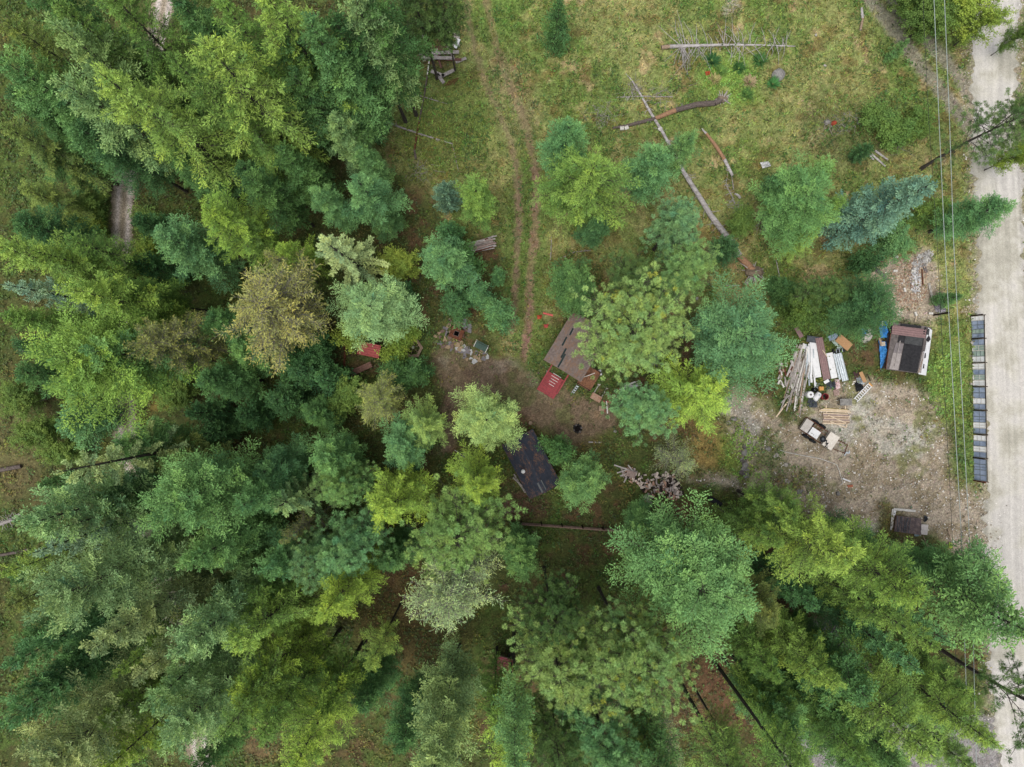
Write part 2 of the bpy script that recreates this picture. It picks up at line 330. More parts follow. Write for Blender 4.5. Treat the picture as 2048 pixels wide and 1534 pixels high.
# fallen needles and twigs on the bare soil
r, x, y, C, M, px, py = scatter(60000, lambda px, py, M, F: (1 - M) * sst(.4, .65, F['n2']) * sst(-16, -24, F['rd']) * sst(6, -10, F['yd']) * sst(22, 30, F['dl']), 23)
n = len(x); c = np.stack([x, y, np.full(n, .02)], -1); az = r.uniform(0, 6.28, n)
dd = np.stack([np.cos(az), np.sin(az), r.normal(0, .15, n)], -1); wv = unit(np.cross(dd, np.array([0, 0, 1.])))
V, F = diamonds(c, dd, wv, r.uniform(.08, .3, n), r.uniform(.008, .022, n))
bc = np.array([[128, 92, 66], [104, 78, 56], [150, 128, 104], [120, 100, 50]])[r.integers(0, 4, n)]
o = link('needle_litter', npmesh('needle_litter', V, F, LEAF, np.repeat(s2l(bc) * ALB * r.uniform(.6, 1.3, (n, 1)), 4, 0))); tag(o, 'brown fallen needles and twigs on the soil', 'litter', kind='stuff')
# loose stones of the yard
def stones(name, n, dens, seed, smin, smax, cols, label, hz=.5):
    r, x, y, C, M, px, py = scatter(n, dens, seed, (17, 54), (-34, 40)); n = len(x)
    s = smin * (smax / smin) ** (r.random(n) ** 1.9)
    base = np.array([[1, 0, 0], [-.4, .9, 0], [-.5, -.85, 0], [.3, -.1, .8], [-.3, .3, .75]])
    Fb = np.array([[0, 1, 3], [1, 4, 3], [1, 2, 4], [2, 0, 3], [2, 3, 4]])
    a = r.uniform(0, 6.28, n); ca, sa = np.cos(a), np.sin(a)
    B = base[None] * r.uniform(.6, 1.25, (n, 5, 3)) * s[:, None, None]; B[..., 2] *= hz
    X = B[..., 0] * ca[:, None] - B[..., 1] * sa[:, None] + x[:, None]; Y = B[..., 0] * sa[:, None] + B[..., 1] * ca[:, None] + y[:, None]
    V = np.stack([X, Y, B[..., 2] - .005], -1).reshape(-1, 3); F = (Fb[None] + 5 * np.arange(n)[:, None, None]).reshape(-1, 3)
    cc = s2l(np.array(cols)[r.integers(0, len(cols), n)]) * ALB * r.uniform(.7, 1.2, (n, 1))
    o = link(name, npmesh(name, V, F, attr_mat(name + '_stone', 12, .15), np.repeat(cc, 5, 0))); return tag(o, label, 'gravel', kind='stuff')
stones('gravel', 120000, lambda px, py, M, F: .75 * sst(-18, 14, F['yd']) * sst(.42, .62, F['n2'] * .6 + F['n3'] * .4) + .12 * sst(-20, 0, F['pd']) + .25 * sst(-34, -4, F['rd']) * (1 - sst(-4, 6, F['rd'])), 31, .035, .15,
       [(236, 232, 226), (160, 150, 132), (226, 222, 214), (116, 108, 98), (180, 158, 138), (206, 200, 190)], 'pale loose stones over the yard and road edge')
# ------------------------------------------------------------ trees
BARK = mat('bark', (112, 104, 98), (66, 60, 56), 9, .9, .1, stretch=(1, 1, .35), bump=.6)
BARK_PALE = mat('dead_bark', (166, 160, 156), (108, 102, 98), 8, .9, .1, stretch=(1, 1, .4))
def tubes(A, B, ra, rb, sides=4):
    """many tapered sticks in one array: A,B (n,3)"""
    n = len(A); d_ = unit(B - A); up = np.where(np.abs(d_[:, 2:3]) > .9, np.array([[1., 0, 0]]), np.array([[0, 0, 1.]]))
    u = unit(np.cross(d_, up)); v = np.cross(d_, u); th = np.arange(sides) * 2 * np.pi / sides
    ring = u[:, None] * np.cos(th)[None, :, None] + v[:, None] * np.sin(th)[None, :, None]
    V = np.concatenate([A[:, None] + ring * np.asarray(ra).reshape(-1, 1, 1), B[:, None] + ring * np.asarray(rb).reshape(-1, 1, 1)], 1).reshape(-1, 3)
    i = np.arange(sides); j = (i + 1) % sides
    F = np.stack([i, j, j + sides, i + sides], -1)[None] + (2 * sides * np.arange(n))[:, None, None]
    return V, F.reshape(-1, 4)
def join(parts):
    Vs, Fs, Cs, o = [], [], [], 0
    for p in parts:
        Vs.append(p[0]); Fs.append(p[1] + o); o += len(p[0])
        if len(p) > 2: Cs.append(p[2])
    return np.concatenate(Vs), np.concatenate(Fs), (np.concatenate(Cs) if Cs else None)
def arch(seed, kind, H=20.0, R=3.0, base=.25, n=190, up=.35, droop=.45, var=.25, dens=1.0, full=1.0, prof='cone', bare_=0.0, curve=0.0, bl=1.0, yel=0.0):
    """one tree kind: returns (trunk mesh, crown mesh)"""
    r = np.random.default_rng(seed)
    t = np.sort(r.random(n) ** .85); az = np.arange(n) * 2.39996 + r.normal(0, .5, n); wl = 1.0
    if kind in ('fir', 'larch', 'spruce'):                                             # branches stand in whorls
        kw_ = 6 if kind != 'larch' else 5; nw = -(-n // kw_); tw = np.sort((np.arange(nw) + r.uniform(0, .5, nw)) / nw) ** .9
        wi = np.arange(n) // kw_; t = np.clip(tw[wi] + r.normal(0, .25 / nw, n), 0, 1); az = r.uniform(0, 6.28, nw)[wi] + (np.arange(n) % kw_) * 6.283 / kw_ + r.normal(0, .16, n); wl = r.normal(1, .1, nw)[wi]
    z0 = H * (base + (1 - base) * t * .985)
    if prof == 'cone': pr = np.minimum(1, .62 + t * 2.2) * (1 - t) ** .72 + .06
    elif prof == 'dome': pr = np.sqrt(np.clip(1 - ((t - .30) / .72) ** 2, 0.02, 1)) * np.minimum(1, .75 + t)
    else: pr = np.minimum(1, .5 + t * 1.6) * (1 - t ** 1.7) ** .8 + .07
    lob = 1 + .16 * np.sin(az * 2 + seed) + .12 * np.sin(az * 3 + t * 9 + seed * 2)   # uneven outline
    L = R * pr * lob * wl * np.clip(r.normal(1 - var * .3, var * (.7 if kind != 'pine' else .6), n), .4, 1.3)
    upv = up + .55 * t ** 2 + r.normal(0, .08, n); dr = droop * (1 - .5 * t)
    hu = r.normal(0, 1, n)
    sw = r.normal(0, .18, n)
    # trunk slightly bent
    bx = lambda z: curve * np.sin(z / H * 2.6) ; by = lambda z: curve * .7 * np.sin(z / H * 3.4 + 1) - curve * .7 * math.sin(1)
    def pt(i, s):
        a = az[i] + sw[i] * s; rr = L[i] * s
        return np.stack([np.cos(a) * rr + bx(z0[i]), np.sin(a) * rr + by(z0[i]), z0[i] + L[i] * (upv[i] * s - dr[i] * s * s)], -1)
    zs = np.linspace(0, H, 13); tr = .19 * (H / 20) ** .8 * (1 - zs / H) ** .8 + .015; tr[0] *= 1.35
    C0 = np.stack([bx(zs), by(zs), zs], -1)
    sides = 8; th = np.arange(sides) * 2 * np.pi / sides
    TV = (C0[:, None] + np.stack([np.cos(th), np.sin(th), th * 0], -1)[None] * tr[:, None, None]).reshape(-1, 3)
    ii = np.arange(12)[:, None] * sides; a_ = np.arange(sides)[None]; b_ = (a_ + 1) % sides
    TF = np.stack([ii + a_, ii + b_, ii + sides + b_, ii + sides + a_], -1).reshape(-1, 4)
    tp = [(TV, TF)]
    i = np.arange(n); s0 = np.zeros(n)
    for s1, s2 in ((0, .4), (.4, .75), (.75, 1.0)):
        A, B = pt(i, s0 + s1), pt(i, s0 + s2); rb = .008 + .009 * L
        tp.append(tubes(A, B, rb * (1.05 - s1), rb * (1.05 - s2), 3))
    nd = int(12 * (base > .3)); 
    if nd:                                                                            # dead stubs below the crown
        zz = r.uniform(.18 * H, base * H, nd); aa = r.uniform(0, 6.28, nd); A = np.stack([bx(zz), by(zz), zz], -1)
        B = A + np.stack([np.cos(aa), np.sin(aa), r.uniform(-.2, .3, nd)], -1) * r.uniform(.4, 1.3, nd)[:, None]; tp.append(tubes(A, B, np.full(nd, .03), np.full(nd, .008), 3))
    parts = []
    def leaf(c, dd, ln, wd, hue, flat=.5, bright=None):
        wv = unit(np.cross(dd, np.array([0, 0, 1.]) + r.normal(0, flat, dd.shape)))
        V, F = diamonds(c, dd, wv, ln, wd); m_ = len(c)
        b = r.uniform(.72, 1.25, m_) if bright is None else bright * r.uniform(.82, 1.18, m_)
        cc = np.stack([b * (1 + .08 * hue), b * (1 + .02 * hue), b * (1 - .05 * hue)], -1)
        parts.append((V, F, np.repeat(np.clip(cc, .2, 2), 4, 0)))
    if kind == 'pine':
        # rosettes of long needles clustered on forked branch ends
        m = np.maximum(2, (L * 3.4 * dens).astype(int)); bi = np.repeat(i, m)
        s = 1 - r.random(len(bi)) ** 1.4 * .62; c = pt(bi, s) + r.normal(0, 1, (len(bi), 3)) * np.array([.38, .38, .22]) * (.4 + .3 * L[bi][:, None])
        tp.append(tubes(pt(bi, s - .12), c, np.full(len(bi), .02), np.full(len(bi), .01), 3))
        k = 62; ci = np.repeat(np.arange(len(c)), k)
        a = r.uniform(0, 6.28, len(ci)); el = np.arcsin(r.uniform(-.35, 1, len(ci)))
        dd = np.stack([np.cos(a) * np.cos(el), np.sin(a) * np.cos(el), np.sin(el)], -1); sz = r.uniform(.24, .36, len(c))[ci] * full
        hueb = (hu[bi] * .8 + r.normal(0, .5, len(c)))[ci]
        bb = np.clip(r.normal(1, .16, len(c)), .6, 1.5)[ci]
        hueb = hueb + (7.0 * (r.random(len(c)) < yel))[ci]; leaf(c[ci] + dd * .04, dd, sz, sz * .046, hueb, 1.0, bb)
    elif kind == 'bush':
        m = np.maximum(5, (L * 16 * dens).astype(int)); bi = np.repeat(i, m); s = r.random(len(bi)) ** .6
        c = pt(bi, s) + r.normal(0, .22, (len(bi), 3)); k = 4; ci = np.repeat(np.arange(len(c)), k); a = r.uniform(0, 6.28, len(ci)); el = r.normal(.15, .5, len(ci))
        dd = np.stack([np.cos(a) * np.cos(el), np.sin(a) * np.cos(el), np.sin(el)], -1)
        leaf(c[ci] + dd * .06, dd, r.uniform(.12, .24, len(ci)) * full, r.uniform(.04, .08, len(ci)) * full, hu[bi][ci], .6)
    else:
        # side branchlets with needle sprays
        sp = {'fir': .17, 'larch': .17, 'spruce': .15, 'sparse': .26}[kind] / dens
        m = np.maximum(3, (L / sp).astype(int)); bi = np.repeat(i, 2 * m)
        kk = np.concatenate([np.arange(2 * q) // 2 for q in m]); side = np.concatenate([np.tile([1, -1], q) for q in m])
        s = .18 + .82 * (kk + r.random(len(kk)) * .8) / np.repeat(m, 2 * m); s = np.clip(s, 0, 1.0)
        b0 = pt(bi, s); T = unit(pt(bi, np.minimum(s + .03, 1.03)) - pt(bi, s - .03)); side_v = unit(np.cross(T, np.array([0, 0, 1.])))
        ang = {'fir': .95, 'larch': .75, 'spruce': .8, 'sparse': .8}[kind] + r.normal(0, .25, len(bi))
        Lb = bl * L[bi] * {'fir': .36, 'larch': .30, 'spruce': .24, 'sparse': .3}[kind] * (1.12 - .8 * s) * r.uniform(.55, 1.25, len(bi)) + .10
        tip = unit(T * np.cos(ang)[:, None] + side_v * (np.sin(ang) * side)[:, None] + np.array([0, 0, 1.]) * r.normal(.10 if kind != 'larch' else .0, .28, len(bi))[:, None])
        q = {'fir': 5, 'larch': 7, 'spruce': 5, 'sparse': 3}[kind]
        u = (np.arange(q) + .3)[None] / q + r.uniform(-.1, .1, (len(bi), q)); c = b0[:, None] + tip[:, None] * (Lb[:, None] * u)[..., None]
        jit = {'fir': .42, 'larch': .62, 'spruce': .6, 'sparse': .5}[kind]
        dd = unit(tip[:, None] + r.normal(0, jit, (len(bi), q, 3)) * np.array([1, 1, .7])); c = c.reshape(-1, 3); dd = dd.reshape(-1, 3)
        N = len(c); bj = np.repeat(bi, q); sj = np.repeat(s, q)
        ln = {'fir': (.14, .25), 'larch': (.14, .30), 'spruce': (.12, .22), 'sparse': (.12, .26)}[kind]; wd = {'fir': .042, 'larch': .022, 'spruce': .042, 'sparse': .022}[kind]
        hue = hu[bj] * .9 + r.normal(0, .5, N)
        bb = r.uniform(.78, 1.2, N) * np.clip(1 + .1 * hu[bj], .7, 1.3) * (1 + .18 * (sj > .8))      # paler new growth at the shoot tips
        leaf(c, dd, r.uniform(*ln, N) * full, np.full(N, wd) * full * r.uniform(.7, 1.3, N), hue, .55, bb)
        if bare_ or kind in ('sparse', 'larch'):
            sel = r.random(len(bi)) < (.9 if kind == 'sparse' else .35); tp.append(tubes(b0[sel], (b0 + tip * Lb[:, None])[sel], np.full(sel.sum(), .013), np.full(sel.sum(), .005), 3))
        # leader
        c = np.stack([np.full(30, bx(H)), np.full(30, by(H)), H - r.random(30) * 1.3], -1); dd = unit(r.normal(0, 1, (30, 3)) * np.array([1, 1, .3]) + np.array([0, 0, .8])); leaf(c, dd, r.uniform(.15, .3, 30), np.full(30, .04), r.normal(0, 1, 30))
    V, F, C = join(parts); TVa, TFa, _ = join(tp)
    bm = BARK_PALE if bare_ else BARK
    return npmesh('trunk', TVa, TFa, bm), npmesh('crown', V, F, LEAF, C)
ARCH = {
 'F0': ((1, 'fir'), dict(R=3.2, n=135, bl=1.25, dens=1.7)), 'F1': ((2, 'fir'), dict(R=3.4, n=105, prof='egg', var=.3, curve=.15, bl=1.3, dens=1.75)),
 'F2': ((3, 'fir'), dict(R=3.4, n=130, prof='egg', base=.2, up=.6, bl=1.25, dens=1.75)), 'F3': ((4, 'fir'), dict(R=4.2, n=150, prof='dome', base=.4, var=.28, up=.5, H=22, curve=.3, bl=1.15, dens=1.8)),
 'F4': ((24, 'fir'), dict(R=4.6, n=185, prof='dome', base=.5, var=.25, up=.5, H=22, curve=.3, bl=1.05, dens=1.85)),
 'L0': ((5, 'larch'), dict(R=3.0, n=125, var=.34, up=.25, droop=.35, dens=1.25)), 'L1': ((6, 'larch'), dict(R=3.2, n=135, prof='egg', var=.36, up=.35, curve=.3, dens=1.3)),
 'L2': ((7, 'larch'), dict(R=3.0, n=95, base=.5, var=.42, up=.2, droop=.3)),
 'P0': ((8, 'pine'), dict(R=3.6, n=95, base=.45, prof='dome', up=.55, droop=.2, dens=1.15)), 'P1': ((9, 'pine'), dict(R=3.4, n=110, base=.35, prof='egg', up=.6, droop=.2, dens=1.2, curve=.3)),
 'P2': ((10, 'pine'), dict(R=4.3, n=120, base=.55, prof='dome', up=.5, droop=.15, dens=1.2, curve=.4, yel=.05)),
 'P3': ((22, 'pine'), dict(R=4.0, n=75, base=.35, prof='egg', up=.5, droop=.2, dens=.9, curve=.5)),
 'S0': ((11, 'spruce'), dict(R=2.6, n=115, bl=1.35, dens=1.3, base=.06, up=.30, droop=.25, var=.16)), 'S1': ((12, 'spruce'), dict(R=2.8, n=46, bl=.6, base=.15, up=.15, droop=.30, var=.12, dens=2.0)),
 'D0': ((13, 'fir'), dict(R=1.7, H=8.0, n=75, bl=1.2, dens=1.3, base=.05, up=.45)), 'D1': ((14, 'fir'), dict(R=2.0, H=8.0, n=80, bl=1.2, dens=1.3, base=.05, up=.5, prof='egg')),
 'X0': ((15, 'sparse'), dict(R=3.0, n=130, base=.25, var=.4, up=.3, bare_=1, curve=.3)), 'X1': ((16, 'sparse'), dict(R=3.4, n=190, base=.35, var=.3, up=.5, dens=1.5, prof='dome', full=1.35, bare_=1)),
 'B0': ((17, 'bush'), dict(R=1.7, H=3.2, n=70, base=.1, prof='dome', up=.8, droop=.3)), 'B1': ((18, 'bush'), dict(R=2.6, H=7.0, n=110, base=.2, prof='dome', up=.8, droop=.3)),
 'T0': ((20, 'larch'), dict(R=2.8, n=90, base=.62, var=.35, up=.25, droop=.35, H=26)), 'T1': ((21, 'fir'), dict(R=2.8, n=110, base=.55, var=.3, H=24)),
 'Q0': ((19, 'spruce'), dict(R=2.0, H=7.0, n=100, base=.06, up=.5, droop=.2, prof='egg', var=.12)),
}
_arch = {}
def get_arch(k):
    if k not in _arch:
        (s, kd), kw = ARCH[k]; kw = dict(kw); H = kw.setdefault('H', 20.0); R = kw['R']
        _arch[k] = (arch(s, kd, **kw), H, R)
    return _arch[k]
TREEK = 1.1
TINT = {'lar': (134, 166, 66), 'lap': (140, 168, 82), 'lad': (104, 140, 58), 'lao': (114, 134, 60), 'lim': (136, 168, 56), 'lam': (118, 152, 60), 'fir': (100, 142, 76), 'fid': (76, 116, 58), 'fip': (126, 160, 98), 'fig': (122, 150, 88),
        'ftl': (94, 140, 82), 'ftd': (68, 110, 60), 'blu': (98, 134, 108), 'blp': (130, 160, 126), 'pin': (126, 166, 88), 'pig': (146, 176, 96), 'pit': (118, 162, 102), 'pis': (144, 154, 76), 'pid': (94, 126, 64),
        'brs': (134, 158, 54), 'brd': (100, 130, 54), 'fwt': (92, 134, 86), 'sik': (148, 152, 76), 'gry': (142, 162, 100), 'olv': (110, 126, 58)}
def tree(a, ax, ay, h, rr, tint, label, name=None, group=None):
    """a = kind, (ax, ay) = where the photo shows the top, h = height in m, rr = crown radius in m"""
    (tm, cm), H, R = get_arch(a); top = P(ax, ay, h)
    k = (int(ax) * 7919 + int(ay) * 104729) % 1000 / 1000.0
    nm = name or {'F': 'fir_tree', 'L': 'larch_tree', 'P': 'pine_tree', 'S': 'spruce_tree', 'D': 'young_fir', 'X': 'dying_conifer', 'B': 'leafy_shrub', 'Q': 'young_spruce', 'T': 'tall_conifer'}[a[0]]
    cat = {'B': 'shrub'}.get(a[0], 'tree')
    e = empty(nm, (top[0], top[1], -.05), label, cat, group or ({'B': 'bushes among the trees'}.get(a[0], 'conifers of the forest')), k * 6.283)
    rr *= .8; e.scale = (rr / R, rr / R, (h + .05) / H)
    o = link('trunk', tm, e); o = link('crown', cm, e)
    c = s2l(TINT[tint]); c = np.maximum(c + .12 * (c - c.mean()), .004) * TREEK * (0.92 + .16 * ((k * 37) % 1)); c = c * np.array([1 + .10 * (((k * 91) % 1) - .5), 1, 1 + .12 * (((k * 53) % 1) - .5)])
    o.color = (*np.clip(c, 0, 1), 1)
    return e
TREES = [
# upper left corner of the wood
('L1', 6, 28, 24, 3.3, 'lao', 'olive larch with ragged tips in the far upper corner of the wood'),
('F0', 40, -60, 22, 3.4, 'fid', 'dark fir cut by the top edge beside the olive corner larch'),
('L0', 112, 4, 25, 3.4, 'lad', 'yellow-green larch at the top edge above the pale dry fir'),
('L1', 205, -34, 25, 3.6, 'lad', 'broad yellow-green larch cut by the top edge near the dirt track'),
('F1', 106, 52, 25, 3.5, 'fig', 'pale greyish fir between two yellow larches near the wooded corner'),
('F1', 108, 152, 24, 3.4, 'fip', 'pale fir with brown-tinged lobes beside the bright twin larch'),
('F2', 2, 118, 24, 3.3, 'fir', 'mid-green fir at the picture edge under the olive corner larch'),
('L0', 2, 250, 16, 3.2, 'lao', 'olive-green larch at the picture edge below the mid-green fir'),
('F2', 148, 250, 18, 2.8, 'ftd', 'teal-green fir low beside the bright larch group'),
('L1', 208, 138, 26, 3.9, 'lar', 'bright yellow-green larch with a blunt top and spreading sprays'),
('L0', 333, 106, 26, 3.0, 'lad', 'narrow green larch wedged between two bigger bright larches'),
('L1', 398, 90, 27, 4.3, 'lar', 'largest bright yellow-green larch of the upper wood'),
('L1', 462, 210, 21, 2.8, 'lad', 'green larch partly under the largest bright larch'),
('F0', 345, -14, 22, 3.0, 'fid', 'dark fir at the top edge over the end of the dirt track'),
('F2', 398, 40, 21, 2.8, 'fid', 'dark fir behind the bright larches near the dirt track end'),
('L0', 428, -18, 26, 3.4, 'lad', 'pale larch at the top edge between dark firs'),
('L1', 530, -36, 26, 3.7, 'lar', 'yellow-green larch with long drooping sprays at the top edge'),
('F0', 612, 30, 24, 3.2, 'fir', 'green fir with lobed crown next to the top edge larch'),
('F2', 664, 26, 22, 2.6, 'ftd', 'narrow teal fir near the top edge'),
('F1', 568, 60, 21, 3.2, 'fid', 'shaded green fir between the bright larches and the lobed firs'),
('F1', 590, 150, 19, 3.4, 'fid', 'dark green fir in the middle of the upper wood'),
('F2', 655, 92, 20, 3.3, 'fir', 'green fir beside the clearing with dead trees'),
('F0', 700, -30, 24, 3.1, 'fig', 'grey-green fir hanging in from the top edge'),
('F1', 745, -15, 22, 3.3, 'fid', 'olive-shaded fir near the board heap'),
('F0', 690, 130, 15, 2.9, 'fid', 'short dark fir at the edge of the weedy clearing'),
('P1', 842, -44, 24, 3.6, 'pid', 'dark pine hanging over the heap of old boards'),
('P0', 890, -30, 22, 3.0, 'pid', 'dark green pine at the top edge over the board heap'),
('F2', 668, 228, 19, 2.5, 'fip', 'slim pale fir in front of the weedy clearing'),
('F0', 714, 250, 14, 2.6, 'fir', 'small green fir overlapped by the slim pale fir'),
('F1', 694, 318, 18, 2.5, 'ftl', 'slim blue-green fir below the pale one'),
('F2', 628, 358, 17, 2.7, 'ftl', 'rounded green fir beside the slim blue-green fir'),
('F0', 735, 372, 12, 2.8, 'fid', 'dark squat fir under the slim blue-green fir'),
('F1', 498, 350, 17, 2.8, 'fid', 'dark fir beneath the largest larch'),
('F0', 560, 300, 16, 3.0, 'fid', 'deep green fir in the shade between the wood and the clearing'),
('D0', 396, 362, 8, 1.5, 'ftl', 'small pale teal fir above the lime-yellow larch'),
('F0', 60, 210, 16, 3.0, 'fid', 'dark low fir under the trees of the picture edge'),
('F2', 480, 330, 13, 2.3, 'ftd', 'low teal fir in a gap under the largest larch'),
('F1', 340, 300, 15, 2.4, 'fid', 'dull green fir near the open stretch of dirt track'),
('F0', 12, 175, 18, 3.0, 'fid', 'shaded fir pressed against the picture edge below the mid-green fir'),
('F1', 70, 300, 11, 2.8, 'fid', 'dark fir under the olive-green edge larch'),
('L0', 40, 375, 10, 2.6, 'lao', 'shaded olive larch above the lone blue-green fir'),
('F1', 170, 90, 19, 3.0, 'fid', 'dark fir sunk between pale firs and the twin larch'),
('F0', 250, 120, 17, 3.0, 'fid', 'dark fir behind the bright blunt-topped larch'),
('F1', 470, 130, 17, 3.0, 'fid', 'dark fir under the top edge larches'),
('F2', 520, 220, 15, 2.8, 'fid', 'shaded fir right beside the largest larch'),
('B1', 162, 400, 3, 2.0, 'brd', 'leafy bush on the outer verge of the open track'),
('B0', 168, 455, 2.5, 1.8, 'brs', 'yellow-green bush on the outer verge of the open track'),
('B0', 292, 440, 2.5, 1.6, 'brd', 'low bush on the inner verge of the open track'),
('B0', 286, 500, 2.5, 1.6, 'brs', 'golden bush on the inner verge of the open track'),
# along the left track
('F2', 30, 440, 14, 2.6, 'ftd', 'dark blue-green fir standing alone in brown litter by the picture edge'),
('L1', 0, 488, 22, 3.2, 'lar', 'yellow-green larch at the picture edge beside the dirt track'),
('L0', 62, 500, 20, 2.7, 'lar', 'yellow-green larch with open sprays west of the dirt track'),
('L2', 132, 478, 18, 2.6, 'lad', 'green larch leaning over the dirt track'),
('S0', 4, 568, 20, 2.6, 'blp', 'silvery blue spruce at the picture edge'),
('D1', 268, 435, 9, 1.8, 'ftd', 'small teal fir just east of the dirt track'),
('D1', 262, 520, 10, 2.1, 'ftd', 'bushy teal fir beside the track bend'),
('F2', 318, 468, 17, 3.1, 'ftl', 'pale blue-green fir between the track and the lime-yellow larch'),
('L1', 398, 412, 19, 3.3, 'lim', 'lime-yellow larch with star-like sprays'),
('L2', 455, 432, 16, 2.5, 'lad', 'green larch behind the lime-yellow larch'),
('F1', 134, 582, 22, 3.1, 'lar', 'yellow-green fir across the dirt track'),
('F1', 215, 575, 17, 2.3, 'lad', 'green fir covering the middle of the dirt track'),
('F0', 4, 632, 20, 2.8, 'lad', 'yellow-green conical fir pointing at the picture edge'),
('F3', 120, 672, 25, 4.3, 'lam', 'big yellow-green fir with a rounded head west of the track'),
('F1', 180, 700, 22, 3.6, 'fir', 'green fir fused with the big rounded fir'),
('X1', 288, 684, 19, 2.7, 'sik', 'thin browning conifer with grey twigs beside the big rounded fir'),
('F2', 470, 692, 11, 2.5, 'fir', 'low spruce-like fir with fanned branches above the shaded hollow'),
('X1', 470, 566, 21, 4.1, 'sik', 'large yellowing pine with a bare dark trunk'),
('X0', 525, 510, 15, 2.2, 'sik', 'thin yellowing conifer behind the large yellowing pine'),
('L0', 556, 494, 16, 2.5, 'lim', 'bright larch beside the star-branched spruce'),
('L2', 500, 475, 12, 2.2, 'lad', 'dull larch behind the bright one next to the star-branched spruce'),
('S1', 652, 498, 17, 3.5, 'gry', 'spruce with long cream-tipped branches spread like a star'),
('F3', 738, 606, 20, 3.7, 'fip', 'pale grey-green fir leaning over the red picnic roof'),
('F1', 856, 492, 13, 2.6, 'ftl', 'blue-green fir next to the grey wood stack'),
('D1', 925, 520, 7, 2.2, 'fid', 'low dark fir between the wood stack and the blue-green fir'),
('Q0', 870, 340, 9, 1.6, 'blu', 'small blue spruce beside the rounded yellow-green fir'),
('F2', 920, 345, 12, 2.3, 'lad', 'rounded yellow-green fir beside the small blue spruce'),
('D0', 895, 455, 6, 1.9, 'ftd', 'dark low fir under the small blue spruce'),
('Q0', 996, 545, 5, 1.1, 'ftl', 'tiny blue-green spruce at the edge of the farm track'),
('D1', 958, 572, 8, 1.7, 'ftl', 'blue-green young fir north of the flagstones'),
('D1', 994, 612, 8, 1.8, 'ftl', 'pale-tipped young fir nearest to the green bench'),
('D1', 910, 600, 6, 2.0, 'ftd', 'dark young fir between the two blue-green ones and the pale fir'),
('D0', 800, 585, 6, 1.6, 'ftd', 'dark teal young fir beside the pale grey-green fir'),
('B1', 792, 524, 5, 2.0, 'brs', 'golden-green leafy shrub between spruce and blue-green fir'),
('B0', 700, 668, 4, 1.7, 'brs', 'golden-green bush beside the red picnic roof'),
('B0', 790, 700, 3.5, 1.5, 'brs', 'golden-green bush between the red roof and the hexagonal bench'),
('B0', 812, 668, 3, 1.4, 'brs', 'leafy bush tucked under the pale grey-green fir'),
('B1', 622, 690, 6, 2.3, 'ftd', 'blue-green bush cluster west of the brown bench'),
('D1', 560, 705, 9, 2.3, 'ftd', 'dark teal fir in the hollow below the large yellowing pine'),
('D1', 590, 745, 8, 2.2, 'ftd', 'teal fir at the bottom of the shaded hollow'),
('D0', 640, 760, 8, 2.2, 'ftd', 'teal-green fir next to the brown bench roof'),
('B1', 690, 792, 5, 2.3, 'brd', 'dark green bush south-west of the brown bench'),
('D1', 782, 748, 7, 2.2, 'fid', 'green young fir in front of the hexagonal bench'),
('D1', 822, 745, 6, 1.9, 'fid', 'dark young fir between the bench hexagon and the bare soil'),
('X1', 745, 800, 13, 1.9, 'pis', 'yellow-leaved conifer with grey twigs beside the young firs'),
('D1', 548, 800, 9, 2.5, 'ftd', 'broad dark teal fir south of the hollow'),
('D1', 480, 830, 8, 2.0, 'ftd', 'low dark teal fir above the brown litter patch'),
('D0', 375, 828, 9, 2.0, 'ftd', 'dark teal fir next to the orange grass by the track'),
('D1', 405, 868, 8, 1.9, 'ftd', 'teal fir at the rim of the brown litter patch'),
('D1', 118, 848, 9, 2.5, 'ftl', 'blue-green bushy fir west of the track'),
('B1', 60, 868, 5, 2.1, 'brd', 'green bush in the weedy opening at the picture edge'),
('D0', 78, 972, 5, 1.3, 'fid', 'small dark fir alone in the weedy opening'),
('B0', 150, 800, 3, 1.5, 'brs', 'bright low bush beside the dirt track'),
('B0', 165, 815, 3, 1.4, 'brd', 'leafy bush on the near bank of the dirt track'),
('D1', 28, 690, 7, 1.7, 'ftd', 'dark fir under the conical yellow-green fir'),
('F0', 30, 745, 16, 2.8, 'fid', 'dark fir below the conical yellow-green fir'),
('L0', 95, 760, 9, 2.6, 'lad', 'green larch beside the log and the big rounded fir'),
('B1', 25, 800, 4, 2.2, 'brd', 'wide green bush at the picture edge above the weedy opening'),
('B1', 110, 905, 4, 1.9, 'brd', 'green bush between the blue-green bushy fir and the opening'),
('F0', 400, 760, 14, 2.7, 'fid', 'dark fir beside the dark trunk below the browning conifer'),
('F1', 420, 640, 14, 2.6, 'fid', 'dark fir under the track fir and the large yellowing pine'),
('B1', 345, 790, 3, 2.0, 'brd', 'green bush on the orange grass by the track'),
('F0', 620, 830, 9, 2.4, 'fid', 'dark fir above the brown litter patch'),
('F1', 30, 1290, 18, 2.8, 'fid', 'dark fir under the olive edge larch'),
('F0', 120, 1330, 17, 2.8, 'fid', 'dark fir in the shade below the pale teal fir'),
('F1', 20, 1170, 16, 2.6, 'fid', 'dark fir at the picture edge beside the dark fallen trunk'),
('F0', 400, 1240, 15, 2.8, 'fid', 'dark fir between the clustered fir and the feathery larch'),
('F1', 440, 1130, 15, 2.6, 'fir', 'shaded fir between the broad fir and the pines'),
# lower left
('S1', 106, 946, 24, 3.4, 'gry', 'pale spruce with cream branch tips across the track'),
('F1', 235, 898, 15, 3.0, 'fir', 'grey-green fir behind the pale spruce'),
('F1', 330, 925, 12, 3.0, 'olv', 'olive fir at the rim of the brown litter patch'),
('F2', 42, 1052, 25, 3.6, 'fip', 'pale fir with a blunt head pointing at the picture edge'),
